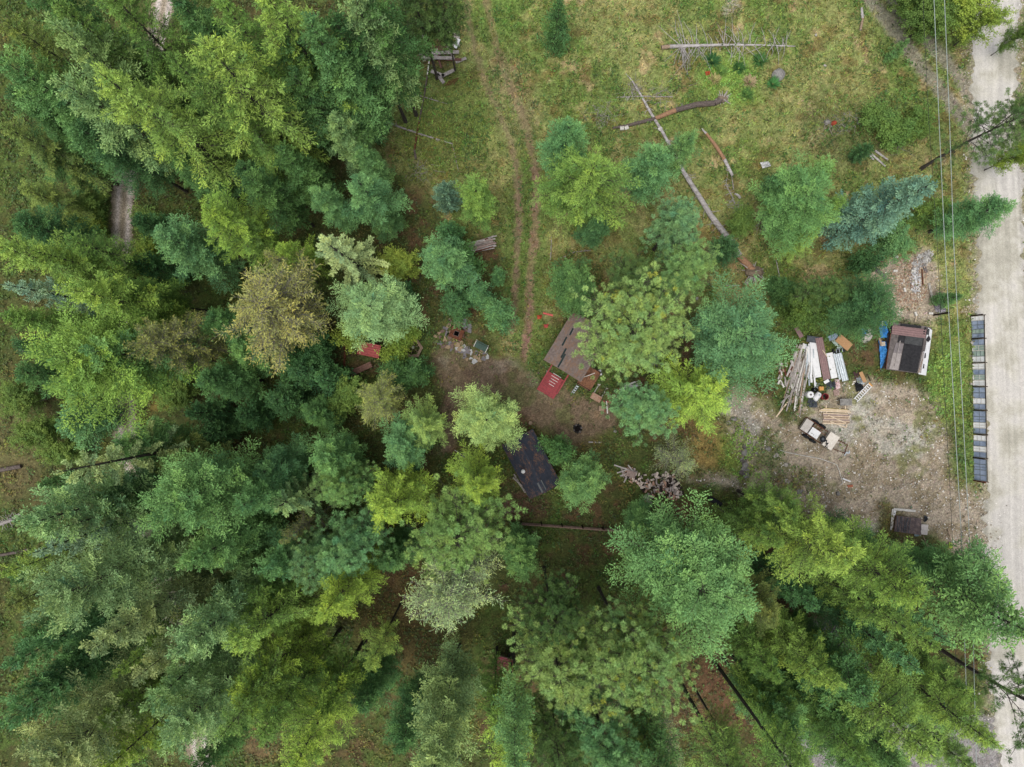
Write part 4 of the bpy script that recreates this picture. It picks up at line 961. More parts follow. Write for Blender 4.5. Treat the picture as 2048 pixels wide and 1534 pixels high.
# ------------------------------------------------------------ cabins
def roof_mat(name, c1, c2, c3, sc_=3.0, t=.55, k=1.0):
    m = mat(name, c1, c2, sc_, .95, .1, bump=.3, k=k); n = m.node_tree; b = n.nodes['Principled BSDF']
    no = n.nodes.new('ShaderNodeTexNoise'); no.inputs['Scale'].default_value = 1.1; no.inputs['Detail'].default_value = 9; no.inputs['Roughness'].default_value = .75
    mp = n.nodes.new('ShaderNodeMapping'); mp.inputs['Scale'].default_value = (.8, 1.3, 1); tc = n.nodes['Texture Coordinate']
    n.links.new(tc.outputs['Object'], mp.inputs[0]); n.links.new(mp.outputs[0], no.inputs['Vector'])
    r2 = n.nodes.new('ShaderNodeMapRange'); r2.inputs[1].default_value = t; r2.inputs[2].default_value = t + .06; n.links.new(no.outputs[0], r2.inputs[0])
    no2 = n.nodes.new('ShaderNodeTexNoise'); no2.inputs['Scale'].default_value = 14; n.links.new(tc.outputs['Object'], no2.inputs['Vector'])
    m3 = n.nodes.new('ShaderNodeMapRange'); m3.inputs[1].default_value = .42; m3.inputs[2].default_value = .58; n.links.new(no2.outputs[0], m3.inputs[0])
    mu = n.nodes.new('ShaderNodeMath'); mu.operation = 'MULTIPLY'; n.links.new(r2.outputs[0], mu.inputs[0]); n.links.new(m3.outputs[0], mu.inputs[1])
    mx = n.nodes.new('ShaderNodeMix'); mx.data_type = 'RGBA'; old = b.inputs['Base Color'].links[0].from_socket
    n.links.new(mu.outputs[0], mx.inputs[0]); n.links.new(old, mx.inputs[6]); mx.inputs[7].default_value = col(c3, k); n.links.new(mx.outputs[2], b.inputs['Base Color'])
    return m
def gable(t, L, W, ze, zr, mroof, mwall, ov=.3, names=('roof', 'wall')):
    w = MB(); l2, w2 = L / 2 - ov, W / 2 - ov
    w.prism([(-l2, -w2), (l2, -w2), (l2, w2), (-l2, w2)], -.1, ze - .02)
    for s in (-1, 1): w.add([(s * l2, -w2, ze - .03), (s * l2, w2, ze - .03), (s * l2, 0, zr - .1), (s * (l2 - .1), -w2, ze - .03), (s * (l2 - .1), w2, ze - .03), (s * (l2 - .1), 0, zr - .1)], [(0, 1, 2), (3, 5, 4), (0, 2, 5, 3), (1, 4, 5, 2)])
    part(names[1], w, mwall, t)
    for s in (-1, 1):
        r = MB(); n = 14
        r.patch([(-L / 2, 0), (L / 2, 0), (L / 2, s * W / 2), (-L / 2, s * W / 2)][::1 if s > 0 else 1], 16, n, lambda u, v: zr - (zr - ze) * v + .012 * np.sin(v * 40) + .01 * np.sin(u * 23 + v * 5), .05)
        part(names[0] + '_slope', r, mroof, t)
    part('ridge_cap', MB().beam((-L / 2, 0, zr + .01), (L / 2, 0, zr + .01), .22, .04), mroof, t)
M_ROOF1 = roof_mat('worn_brown_roofing', (138, 124, 118), (112, 98, 94), (142, 108, 84), 5, .48)
M_ROOF2 = roof_mat('dark_roofing_with_needles', (60, 66, 80), (50, 56, 70), (118, 88, 72), 3.0, .50)
c1 = local('cabin', 'small cabin with a worn brown-grey gable roof and red porch', 'cabin', 1149, 696, ang(1083, 720, 1142, 622))
gable(c1, 5.35, 4.1, 2.5, 3.5, M_ROOF1, mat('red_board_wall', (150, 52, 56), (112, 38, 44), 5, .8, .2))
for k, (u, v, l_) in enumerate(((-1.9, .55, 1.4), (-1.2, .75, 1.0), (-.2, 1.25, .9), (.9, 1.15, .7))):   # torn darker strips of roofing
    part('roof_patch', MB().beam((u - l_ / 2, v, 3.5 - v * .488 + .03), (u + l_ / 2, v + .05, 3.5 - (v + .05) * .488 + .03), .16, .03), mat('dark_green_felt', (48, 66, 66), (36, 50, 52), 9, .9, .1), c1)
# porch in front (local -x end), deck at the side (local -y)
p = MB()
for i in range(9): p.box((-3.35 - i * .17, .15, .62), (.15, 1.75, .05))
part('porch_floor', p, M_RED, c1)
for s in (-1, 1): part('porch_rail', MB().beam((-2.6, .15 + s * .92, 1.15), (-4.75, .15 + s * .92, 1.05), .12, .08).beam((-4.7, .15 + s * .92, 0), (-4.7, .15 + s * .92, 1.05), .1, .1).beam((-3.4, .15 + s * .92, 0), (-3.4, .15 + s * .92, 1.1), .1, .1), M_RED, c1)
for i in range(3): part('porch_step', MB().box((-4.85 - i * .2, .15, .5 - i * .17), (.19, 1.9, .05)), M_RED, c1)
p = MB()
for i in range(5): p.box((-3.2 - i * .27, .1 + .05 * (i % 2), .665), (.05, .9 - .08 * i, .02))
part('doormat_slats', p, M_WHITEB, c1)
p = MB().box((-1.85, -2.65, .75), (2.1, 1.5, .1)); part('side_deck', p, roof_mat('deck_under_needles', (128, 88, 66), (100, 72, 56), (160, 108, 76), 6, .42), c1)
p = MB()
for x, y in ((-2.85, -2.0), (-2.85, -3.3), (-.85, -3.3), (-.85, -2.0)): p.beam((x, y, -.1), (x, y, 1.6), .09, .09)
p.beam((-2.85, -2.0, 1.6), (-2.85, -3.3, 1.6), .08, .08).beam((-.85, -2.0, 1.6), (-.85, -3.3, 1.6), .08, .08); part('deck_railing', p, M_DARKW, c1)
p = MB()
for y in (-2.0, -2.22): p.beam((-3.0, y, .75), (-3.9, y, .0), .05, .1)
for i in range(4): p.beam((-3.1 - i * .22, -2.0, .68 - i * .18), (-3.1 - i * .22, -2.22, .68 - i * .18), .08, .03)
part('deck_steps', p, M_GALV, c1)
board((1160, 757), (1190, 746), .06, .04, .95, 1.5, M_WHITEB, 'thin pale pole lying across the needle-covered deck', name='pole', cat='pole')
one('plastic_bag', MB().patch([PP(1190, 742)[:2], PP(1201, 739)[:2], PP(1203, 750)[:2], PP(1192, 752)[:2]], 9, 9, lambda u, v: .25 + .25 * vnoise(u * 5 + 3, v * 5), .05), M_WHITE, 'crumpled white plastic bag beside the cabin deck', 'bag')
c2 = local('cabin', 'cabin with a dark blue-black gable roof strewn with needles', 'cabin', 1061, 922, ang(1062, 850, 1117, 957))
gable(c2, 5.75, 3.3, 2.6, 3.5, M_ROOF2, M_DARKW)
part('roof_vent', MB().tube((0.15, -.95, 2.9), (.15, -.95, 3.75), .13, .13, 12).tube((.15, -.95, 3.75), (.15, -.95, 3.9), .19, .05, 12), M_WHITE, c2)
for x, y in ((2.1, .12), (2.2, -.25)): part('translucent_panel', MB().beam((x - .45, y, 3.5 - abs(y) * .545 + .03), (x + .55, y, 3.5 - abs(y) * .545 + .03), .16, .03), mat('dull_clear_panel', (92, 100, 104), (70, 78, 82), 5, .6, .3), c2)
for a, b, zz in (((1028, 948), (1050, 985), .25), ((1032, 960), (1058, 992), .12), ((1026, 955), (1044, 972), .5)):
    board(a, b, .14, .05, zz, zz, M_GREY, 'grey board leaning low against the dark-roofed cabin', 'boards beside the dark-roofed cabin')
one('stump', MB().tube(PP(1061, 846, -.1), PP(1061, 846, .35), .2, .18, 12), M_TAN, 'sawn round stump at the corner of the dark-roofed cabin', 'stump')
# garden cart / shovel
t = local('shovel', 'grey shovel with a pale handle lying by the path', 'shovel', 922, 908, ang(900, 893, 935, 915))
part('blade', MB().prism([(.1, -.22), (.35, -.28), (.95, 0), (.35, .28), (.1, .22)], .04, .09), M_TARP, t); part('handle', MB().tube((-.75, 0, .1), (.12, 0, .08), .025), M_WHITEB, t)
# ------------------------------------------------------------ the building shed of the yard
sh = local('shed', 'low shed roofed with torn felt, brown metal and white sheets', 'shed', 1819, 697, ang(1788, 644, 1867, 655), z=0)
sh.location = PP(1819, 697, 1.3); sh.location.z = 0
HX, HY = 1.9, 2.28
def shz(x): return 1.2 + .14 * (x + HX) if x < 1.0 else 1.606 - .45 * (x - 1.0)
w_ = MB().prism([(-HX + .15, -HY + .15), (HX - .15, -HY + .15), (HX - .15, HY - .15), (-HX + .15, HY - .15)], -.1, 1.12)
part('wall', w_, M_FELT, sh)
def sheet(nm, q, dz, m, th=.03, n=8, rough=.02):
    s_ = MB(); f = np.vectorize(shz); qq = [np.array(p_, float) for p_ in q]
    def zf(u, v):
        X = (1 - u) * ((1 - v) * qq[0][0] + v * qq[3][0]) + u * ((1 - v) * qq[1][0] + v * qq[2][0]); return f(X) + dz + rough * vnoise(u * 7 + dz * 99, v * 7)
    s_.patch(q, n * 2, n, zf, th); return part(nm, s_, m, sh)
sheet('roof_deck', [(-HX, -HY), (HX, -HY), (HX, HY), (-HX, HY)], 0, M_FELT, .08, 14)
sheet('felt_sheet', [(-.75, -2.2), (.85, -2.24), (1.05, 1.2), (-.6, 1.2)], .04, M_TAR)
sheet('felt_sheet', [(-1.25, .45), (-.62, .45), (-.55, 1.3), (-1.2, 1.3)], .055, M_TAR)
sheet('felt_sheet', [(-.65, .4), (.9, .35), (.95, 1.2), (-.6, 1.2)], .075, mat('slate_felt', (84, 86, 88), (64, 66, 68), 4, .9, .1))
sheet('felt_sheet', [(-1.65, -2.2), (-.85, -2.2), (-.75, -.6), (-1.5, -.6)], .05, M_FELTL)
sheet('felt_sheet', [(-1.5, -.62), (-.78, -.62), (-.68, .35), (-1.38, .38)], .06, mat('mid_felt', (142, 134, 136), (118, 112, 114), 4, .95, .1))
sheet('felt_sheet', [(-1.2, 1.95), (.65, 1.95), (.65, 2.26), (-1.2, 2.26)], .05, M_TAR)
sheet('felt_sheet', [(.9, -2.2), (1.3, -2.2), (1.35, -.2), (1.1, -.2)], .05, M_FELTL)
sheet('felt_sheet', [(1.0, -.2), (1.4, -.1), (1.45, 1.1), (1.05, 1.1)], .055, M_FELT)
sheet('white_sheet', [(.98, -2.34), (HX + .08, -2.34), (HX + .08, 2.05), (1.42, 2.2)], .035, M_WHITE)
sheet('felt_scrap', [(1.3, 1.05), (1.6, .8), (1.9, 1.15), (1.6, 1.5)], .09, M_TAR, n=5); sheet('felt_scrap', [(.85, 1.6), (1.2, 1.3), (1.35, 1.9), (1.0, 2.2)], .08, M_TAR, n=5)
sheet('felt_scrap', [(1.35, 1.5), (1.6, 1.5), (1.6, 2.1), (1.4, 2.1)], .07, mat('slate_felt', 0), n=5)
for y0, y1 in ((-.75, -.25), (-1.75, -1.3)): sheet('felt_scrap', [(1.42, y0), (1.6, y0 + .05), (1.55, y1), (1.45, y1)], .07, M_TAR, n=4)
s_ = MB().corr(3.15, .86, .2, .05, 0); o = part('metal_panel', s_, M_BROWNM, sh); o.location = (-.42, 1.55, 1.56); o.rotation_euler = (0, R_(-4), 0)
part('batten', MB().beam((-1.22, -1.9, 1.38), (-1.05, .6, 1.42), .07, .06), M_FELTL, sh); part('batten', MB().beam((.95, -2.2, 1.68), (1.22, -.9, 1.62), .06, .05), M_TAN, sh)
part('fascia', MB().beam((-HX - .03, -HY, 1.16), (-HX - .03, HY - .7, 1.16), .05, .14), M_RUST, sh)
for a, b in (((1779, 640), (1786, 626)), ((1784, 643), (1790, 628))): board((a[0] - 4, a[1] + 4), (b[0] - 6, b[1] + 2), .09, .05, 1.0, .2, M_GREY, 'grey board propped against the shed end', 'boards propped on the shed', name='propped_board')
board((1788, 645), (1787, 622), .18, .04, .9, .05, M_GREY, 'wide grey plank running from the shed towards the debris')
board((1830, 644), (1834, 630), .07, .04, .3, .1, M_PALE, 'yellow stick between the shed and the debris ground', name='stick', cat='stick')
# blue tarps
def tarp(pts, h, m, label, name='tarp', cat='tarp', n=18, seed=0, z=0., group=None):
    q = [PP(x, y)[:2] for x, y in pts]
    return one(name, MB().patch(q, n, n, lambda u, v: z + .03 + h * (.25 + .75 * np.sin(np.pi * np.clip(u, .0, 1)) * np.sin(np.pi * v)) * (.55 + .9 * vnoise(u * 6 + seed, v * 9 + seed)) + .05 * np.abs(np.sin(u * 19 + v * 11 + seed)), .02), m, label, cat, group)
tarp([(1754, 642), (1770, 640), (1771, 676), (1758, 676)], .9, M_BLUE, 'bunched bright blue tarp at the upper shed corner', seed=3)
tarp([(1755, 681), (1770, 684), (1772, 712), (1759, 740)], .7, M_BLUE, 'long blue tarp trailing down beside the shed', seed=9)
tarp([(1721, 656), (1729, 655), (1734, 665), (1722, 672)], .5, M_BLUE, 'small piece of blue tarp under the dark fir', seed=5)
board((1759, 676), (1763, 690), .2, .06, .9, .9, M_TAN, 'short plank weighing down the blue tarps', name='plank', cat='plank')
one('cardboard_box', MB().box(PP(1765, 688, .75), (.38, .4, .3), .1), mat('faded_card', (206, 196, 176), (180, 166, 144), 5, .9, .1), 'pale small box on the long blue tarp', 'box')
board((1763, 644), (1768, 651), .3, .05, .95, .95, M_WHITE, 'white plate lying on the bunched blue tarp', name='plate', cat='plate')
one('plank_scrap', MB().beam(PP(1766, 636), PP(1757, 622), .5, .05), M_TAN, 'tan board scrap above the bunched blue tarp', 'board')
# ------------------------------------------------------------ glass fence along the road
FB = [(1942, 632), (1944, 678), (1945, 726), (1946, 773), (1946, 820), (1947, 868), (1947, 915), (1948, 961)]
fo = PP(1945, 797); fe = empty('window_fence', fo, 'long fence of old glazed window panels between posts by the road', 'fence')
def fl(p_): return np.array(p_) - np.array(fo)
FR = [(.16, 0, .8), (.8, .62, .8), (.72, .45, .62)]
for i, (x, y) in enumerate(FB):
    a = fl(PP(x, y)); part('fence_post', MB().beam(a + [-.02, 0, -.15], a + [.0, 0, 1.7], .1, .12).beam(a + [0, 0, .12], a + [.62, 0, 1.22], .08, .08), M_RUST if i == 7 else M_DARKW, fe)
pat = [['W', 'B', 'B', 'G', 'B'], ['B', 'WF', 'G', 'W'], ['GW', 'B', 'WF', 'GW'], ['B', 'B', 'W', 'B'], ['B', 'BG', 'GW', 'B'], ['W', 'B', 'GW', 'B'], ['B', 'BG', 'B', 'B']]
PM = {'W': M_FROST, 'B': M_GLASS, 'G': M_GLASSG, 'WF': M_GLASSG, 'GW': M_FROST, 'BG': M_GLASS}
for i in range(7):
    a, b = fl(PP(*FB[i])), fl(PP(*FB[i + 1])); a = a + (b - a) * .035; b = b - (b - a) * .035; k = len(pat[i])
    for j, c in enumerate(pat[i]):
        p0, p1 = a + (b - a) * (j + .02) / k, a + (b - a) * (j + .98) / k; L_ = np.linalg.norm(p1 - p0); dr = (p1 - p0) / L_
        pane = MB(); h0, h1 = .08, 1.12; LN = np.array([.5, 0, 0])
        at_ = lambda q_, h_: q_ + np.array([0, 0, h_]) + LN * (h_ - h0) / (h1 - h0)
        pane.add([at_(p0, h0), at_(p1, h0), at_(p1, h1), at_(p0, h1)] + [q_ + np.array([.02, 0, -.01]) for q_ in (at_(p0, h0), at_(p1, h0), at_(p1, h1), at_(p0, h1))],
                 [(0, 1, 2, 3), (7, 6, 5, 4), (0, 4, 5, 1), (3, 2, 6, 7), (0, 3, 7, 4), (1, 5, 6, 2)])
        po = part('window_panel', pane, PM[c], fe)
        fr = MB(); fx = np.array([-.025, 0, .012]); wd = .045 if c not in ('WF', 'GW') else .075
        for q0, q1 in (((p0, h0), (p1, h0)), ((p0, h1), (p1, h1)), ((p0, h0), (p0, h1)), ((p1, h0), (p1, h1))): fr.beam(at_(q0[0], q0[1]) + fx, at_(q1[0], q1[1]) + fx, wd, .03)
        nv = 2 if c in ('W', 'G') else 1
        for v in range(1, nv + 1):
            hh = h0 + (h1 - h0) * v / (nv + 1); fr.beam(at_(p0, hh) + fx, at_(p1, hh) + fx, .03, .02)
        mid = (p0 + p1) / 2
        if c in ('WF', 'GW', 'BG'): fr.beam(at_(mid, h0) + fx, at_(mid, h1) + fx, .03, .03)
        part('sash', fr, M_WHITEB if c in ('WF', 'GW', 'W') else mat('grey_sash', (128, 142, 150), (100, 112, 120), 5, .6, .3), po)
part('top_rail', MB().beam(fl(PP(*FB[0])) + [.53, 0, 1.16], fl(PP(*FB[-1])) + [.53, 0, 1.16], .06, .05), M_DARKW, fe)
# rusty gate posts and rail fence
for (x, y, h, r_, lb) in ((1940, 1102, 2.6, .1, 'tall rusty gate post at the mouth of the yard drive'), (1884, 1111, 2.3, .12, 'rusty post among the trees below the covered bed frame'), (1852, 1101, 1.0, .14, 'short rusty post stub under the fir edge'), (1868, 630, 2.4, .09, 'dark lone post beside the grey rock heap')):
    one('iron_post', MB().tube(PP(x, y, 0) - np.array([0, 0, .15]) if False else tuple(np.array(PP(x, y, 0)) - [0, 0, .15]), tuple(np.array(PP(x, y, 0)) + [0, 0, h]), r_, r_, 8), M_RUST if x != 1868 else M_DARKW, lb, 'post', org=PP(x, y))
ra, rb = np.array(PP(1042, 1042)), np.array(PP(1610, 1082)); fe2 = empty('rail_fence', tuple(ra), 'brown two-rail fence crossing the lower wood', 'fence'); dv_ = (rb - ra)
npost = 15
for i in range(npost):
    a = dv_ * i / (npost - 1); part('fence_post', MB().beam(a + [0, 0, -.2], a + [0, 0, 1.35], .13, .13), M_DARKW, fe2)
for zz in (.55, 1.2): part('rail', MB().beam(np.array([0, -.09, zz]), dv_ + [0, -.09, zz], .12, .14), mat('brown_rail', (150, 124, 110), (116, 94, 84), 6, .9, .1), fe2)
# ------------------------------------------------------------ cables
for nm, pts, m, lb, z_ in (('a', [(1866, -60), (1868, 0), (1878, 240), (1889, 480), (1905, 760), (1922, 1060), (1926, 1190), (1938, 1534), (1941, 1620)], M_CABLE, 'pale power cable nearer the meadow', 9.0),
                      ('b', [(1886, -60), (1889, 0), (1899, 240), (1907, 480), (1922, 760), (1937, 1040), (1944, 1190), (1953, 1534), (1956, 1620)], M_CABLE, 'pale power cable nearer the road', 9.0),
                      ('c', [(1844, -60), (1848, 50), (1858, 250), (1874, 480), (1888, 760), (1899, 960), (1906, 1100), (1916, 1534), (1919, 1620)], M_CABLED, 'thin dark cable hanging lower beside the pale ones', 6.5)):
    one('power_cable', MB().path([PP(x, y, z_) for x, y in pts], .026 if m is M_CABLE else .018, 5), m, lb, 'cable', 'overhead cables along the road')
# ------------------------------------------------------------ trailer and its load
ta = ang(1600, 845, 1662, 887); tr = local('trailer', 'rusty flatbed trailer with four black wheels', 'trailer', 1631, 866, ta)
f = MB()
for y in (-.66, .66): f.beam((-1.85, y, .62), (1.8, y, .62), .07, .1)
for x in (-1.85, -1.15, 1.8): f.beam((x, -.66, .6), (x, .66, .6), .07, .08)
part('frame', f, M_RUST, tr)
f = MB()
for x in (-.75, -.5, -.3, -.1, .1): f.beam((x, -.62, .6), (x, .62, .6), .035, .05)
f.beam((-1.15, .25, .62), (.7, .25, .62), .04, .04); part('crossbars', f, mat('warm_rust', (168, 108, 78), (112, 70, 50), 9, .9, .1), tr)
part('axle', MB().tube((-.75, -.9, .33), (-.75, .9, .33), .05), M_BLACK, tr); part('axle', MB().tube((.05, -.9, .33), (.05, .9, .33), .05), M_BLACK, tr)
for x in (-.75, .05):
    for y in (-.86, .86):
        wq = part('wheel', MB().tube((x, y - .1, .34), (x, y + .1, .34), .2, .2, 14), M_FELT, tr); part('tyre', MB().ring((x, y, .34), .27, .115, 20, 8, vertical=1e-9), M_BLACK, wq)
f = MB().beam((1.8, .5, .6), (3.0, .72, .5), .07, .08).beam((3.0, .72, .5), (3.35, -.4, .45), .06, .06).beam((1.8, -.5, .6), (3.25, -.1, .47), .06, .07); part('tongue', f, M_RUST, tr)
part('coupler', MB().box((3.42, .05, .5), (.32, .16, .14), .3).box((3.35, -.18, .48), (.1, .3, .06)).box((3.55, .22, .5), (.12, .25, .05), .5), M_GALV, tr)
def whitebox(u0, u1, v0, v1, z0, z1, m, label, extra=True):
    e = empty('white_cabinet', tr.location, label, 'cabinet', 'white cabinets loaded on the trailer', ta); b = MB(); b.box(((u0 + u1) / 2, (v0 + v1) / 2, (z0 + z1) / 2), (u1 - u0, v1 - v0, z1 - z0)); part('body', b, m, e)
    part('lid', MB().box(((u0 + u1) / 2, (v0 + v1) / 2, z1 + .025), (u1 - u0 + .04, v1 - v0 + .04, .05)), m, e)
    if extra: part('fitting', MB().box((u0 + .25, v0 + .2, z1 + .06), (.12, .05, .03), .4).tube(((u0 + u1) / 2, v0 + .15, z1 + .05), ((u0 + u1) / 2, v0 + .15, z1 + .09), .04), M_BLACK, e)
    return e
whitebox(-1.88, -1.15, -.66, .5, .68, 1.1, mat('grubby_enamel', (206, 200, 196), (176, 168, 160), 4, .6, .3), 'grubby grey-white cabinet across the rear of the trailer', False)
whitebox(-.95, -.02, -.62, .12, .66, 1.05, M_WHITE, 'clean white cabinet in the middle of the trailer'); whitebox(.72, 1.72, -.74, .72, .66, 1.1, mat('cream_enamel', (236, 230, 220), (214, 204, 190), 4, .5, .3), 'wide cream-white cabinet at the front of the trailer')
t = local('tyre', 'black spare tyre lying on the front white cabinet', 'tyre', 1645, 878, 0, z=1.15); part('tread', MB().ring((0, 0, .1), .21, .09), M_BLACK, t); part('rim', MB().tube((0, 0, .05), (0, 0, .12), .13, .13, 14), M_TARP, t)
one('tow_strap', MB().path([PP(1648, 884, 1.2), PP(1654, 880, 1.22), PP(1652, 888, 1.25), PP(1657, 886, 1.2), PP(1651, 893, 1.25), PP(1655, 895, 1.2)], .035), M_BLACK, 'tangled black strap beside the spare tyre', 'strap')
# pipes on the ground
one('water_pipe', MB().path([PP(*q_, .12) for q_ in [(1560, 900), (1571, 904), (1600, 910), (1640, 917), (1673, 929), (1678, 940), (1683, 958), (1686, 966), (1681, 970)]], .035), M_WHITEB, 'long bent white pipe on the yard gravel', 'pipe')
board((1685, 957), (1701, 963), .13, .06, .16, .1, M_WHITE, 'short white board end at the bent pipe'); one('brick', MB().box(PP(1700, 972, .04), (.5, .22, .14), .1), mat('brick_red', (196, 118, 84), (160, 90, 64), 9, .9, .1), 'orange-brown brick near the bent pipe', 'brick')
one('thin_pole', MB().path([PP(1505, 858, .1), PP(1530, 872, .1), PP(1556, 893, .1), PP(1562, 899, .1)], .02), M_GREY, 'thin grey pole in the weeds west of the trailer', 'pole')
# ------------------------------------------------------------ sheet metal, boards and scrap of the yard
def flat(px, py, L, W, rz, z, m, label, name='sheet', cat='sheet metal', corr=0, th=.04, tilt=0, group=None):
    b = MB()
    if corr: b.corr(L, W, corr, .035, 0)
    else: b.patch([(-L / 2, -W / 2), (L / 2, -W / 2), (L / 2, W / 2), (-L / 2, W / 2)], 8, 5, lambda u, v: .02 * vnoise(u * 4 + px, v * 3 + py), th)
    o = link(name, b.mesh(name, m), None, PP(px, py, z)); o.rotation_euler = (0, tilt, rz); return tag(o, label, cat, group)
RS = ang(1639, 675, 1652, 758)
flat(1646, 717, 4.1, .72, ang(1638, 676, 1654, 758), .62, M_BROWNM, 'long brown ribbed roofing sheet on the scrap stack', corr=.18)
flat(1631, 719, 3.5, .62, ang(1625, 686, 1635, 752), .5, M_WHITE, 'long white panel beside the brown roofing sheet', 'panel', 'panel', th=.1)
flat(1664, 731, 2.5, .62, ang(1659, 706, 1669, 756), .35, M_WHITE, 'shorter white panel east of the brown roofing sheet', 'panel', 'panel', th=.08)
flat(1684, 734, 2.75, .62, ang(1677, 707, 1691, 762), .4, M_GALV, 'galvanised ribbed sheet at the end of the scrap stack', corr=.2)
flat(1674, 733, 2.6, .2, ang(1668, 706, 1681, 762), .48, M_GALV, 'narrow galvanised flashing beside the ribbed sheet', corr=.1)
flat(1598, 665, 1.1, .42, ang(1592, 655, 1605, 677), .3, M_BROWNM, 'short brown metal piece under the shrub'); flat(1627, 679, 1.3, .62, R_(-8), .55, M_TARP, 'grey curved plastic sheet at the head of the scrap stack', 'plastic_sheet', 'sheet')
flat(1688, 685, 1.55, .85, ang(1675, 676, 1699, 696), .5, M_OSB, 'orange chipboard sheet lying askew on the scrap', 'chipboard', 'board', th=.03)
flat(1666, 674, .95, .5, R_(24), .3, mat('blue_grey_pane', (138, 158, 182), (104, 122, 146), 3, .3, .5), 'blue-grey pane under the fir branches', 'glass_pane', 'pane')
flat(1675, 690, 1.3, .42, ang(1666, 680, 1684, 702), .2, M_GLASSG, 'pale glass pane below the chipboard sheet', 'glass_pane', 'pane')
t = local('crate', 'dark slatted crate at the corner of the chipboard sheet', 'crate', 1676, 701, R_(8)); 
part('base', MB().box((0, 0, .14), (1.2, .42, .22)), M_BLACK, t); part('slats', MB().box((-.3, 0, .28), (.05, .4, .04)).box((0, 0, .28), (.05, .4, .04)).box((.3, 0, .28), (.05, .4, .04)).box((.1, .15, .28), (.8, .04, .04)), M_GALV, t)
board((1645, 700), (1654, 713), .07, .04, .75, .75, M_PALE, 'pale stick lying across the brown roofing sheet', name='stick', cat='stick')
for i in range(13):      # white strips of siding
    x0 = 1606 + 1.6 * i + rg.uniform(-2, 2); x1 = x0 + 2 + rg.uniform(-3, 7); y0 = 690 + rg.uniform(-4, 12); y1 = 745 + rg.uniform(0, 30)
    board((x0, y0), (x1, y1), rg.uniform(.10, .22), .03, .2 + .03 * i, .15 + .02 * i, M_WHITE if i % 3 else M_GALV, 'white siding strip in the pile beside the long white panel', 'white siding strips in the scrap stack', name='siding_strip', cat='siding strip')
for i in range(46):      # weathered boards fanning out
    u = rg.random(); x0 = 1596 + 20 * u + rg.normal(0, 3); x1 = 1560 + 44 * u + rg.normal(0, 6); y0 = 692 + rg.uniform(-6, 45); y1 = min(y0 + rg.uniform(45, 105), 838)
    k = (y1 - y0) / 140.; x1 = x0 + (x1 - x0) * k * 1.4
    board((x0, y0), (x1, y1), rg.uniform(.06, .16), .04, .08 + .4 * u * rg.random() + .1, .06 + .25 * rg.random(), [M_GREY, M_LOGW0, M_WHITEB, M_GREY][i % 4] if i % 9 else M_TAN, 'weathered board in the fan-shaped heap beside the white siding', 'weathered boards fanning out from the scrap stack')
for i in range(34):
    x, y = 1560 + rg.uniform(-6, 26), 716 + rg.uniform(0, 52); a = rg.uniform(0, 3.1); l = rg.uniform(5, 16)
    board((x, y), (x + l * math.cos(a) * .6, y + l), rg.uniform(.08, .2), .05, .1, .25, [M_TAN, M_LOGW0, M_GREY, M_WHITEB, M_RUST][i % 5], 'broken board scrap west of the fan-shaped heap', 'broken board scraps by the yard edge', name='board_scrap')
board((1552, 834), (1577, 802), .14, .06, .12, .12, M_PALE, 'long pale timber pointing down from the board heap', name='timber', cat='timber'); board((1562, 806), (1594, 775), .12, .05, .3, .3, M_GREY, 'grey beam crossing the lower board heap', name='timber', cat='timber')
board((1598, 760), (1590, 806), .3, .05, .2, .1, mat('pinkish_plank', (176, 154, 146), (140, 120, 114), 6, .9, .1), 'broad pinkish-grey plank in the lower board heap', name='plank', cat='plank')
def tank(px, py, r_, h, m, label, lying=None, hole=True, name='tank'):
    e = local(name, label, 'tank' if name == 'tank' else 'barrel', px, py, lying or 0)
    if lying is None:
        b = MB(); k = 20; prof = [(r_, 0), (r_, h * .9), (r_ * .85, h), (r_ * .3, h + .02)] if hole != 'open' else [(r_, 0), (r_, h)]
        for (a0, z0), (a1, z1) in zip(prof[:-1], prof[1:]): V, F = tubes(np.array([[0, 0, z0]]), np.array([[0, 0, max(z1, z0 + .001)]]), np.array([a0]), np.array([a1]), k); b.add(V, F)
        part('body', b, m, e, smooth=False)
        if hole == 'open': part('rim', MB().ring((0, 0, h), r_, .025, 24, 6), m, e); part('bottom', MB().tube((0, 0, .05), (0, 0, .1), r_ * .97, r_ * .97, 20), M_BLACK, e)
        else: part('cap', MB().tube((0, 0, h - .03), (0, 0, h + .05), r_ * .3, r_ * .28, 12), M_FELT, e)
    else:
        b = MB().tube((-h / 2, 0, r_), (h / 2, 0, r_), r_, r_, 20).tube((h / 2, 0, r_), (h / 2 + .08, 0, r_), r_, r_ * .6, 20).tube((-h / 2 - .08, 0, r_), (-h / 2, 0, r_), r_ * .6, r_, 20)
        part('body', b, m, e); part('fitting', MB().tube((.2, 0, 2 * r_ - .02), (.2, 0, 2 * r_ + .04), .09, .09, 12), M_GALV, e)
    return e
tank(1614, 789, .34, .9, M_WHITE, 'upright white tank seen from above with a dark cap'); tank(1631, 793, .3, .75, M_WHITE, 'white tank lying on its side beside the red barrel', lying=R_(50))
tank(1626, 780, .2, .7, M_BLACK, 'dark open barrel behind the two white tanks', hole='open', name='barrel'); tank(1644, 793, .3, .8, M_RED, 'red open barrel next to the lying white tank', hole='open', name='barrel')
one('fuel_can', MB().box(PP(1641, 777, .3), (.42, .38, .5), .05).tube(PP(1644, 774, .55), PP(1644, 774, .64), .05, .05), mat('amber_plastic', (228, 162, 44), (196, 132, 34), 5, .5, .4), 'amber plastic can behind the red barrel', 'can')
tarp([(1615, 797), (1632, 797), (1634, 815), (1613, 815)], .35, M_TARP, 'dark crumpled tarp below the white tanks', seed=12)
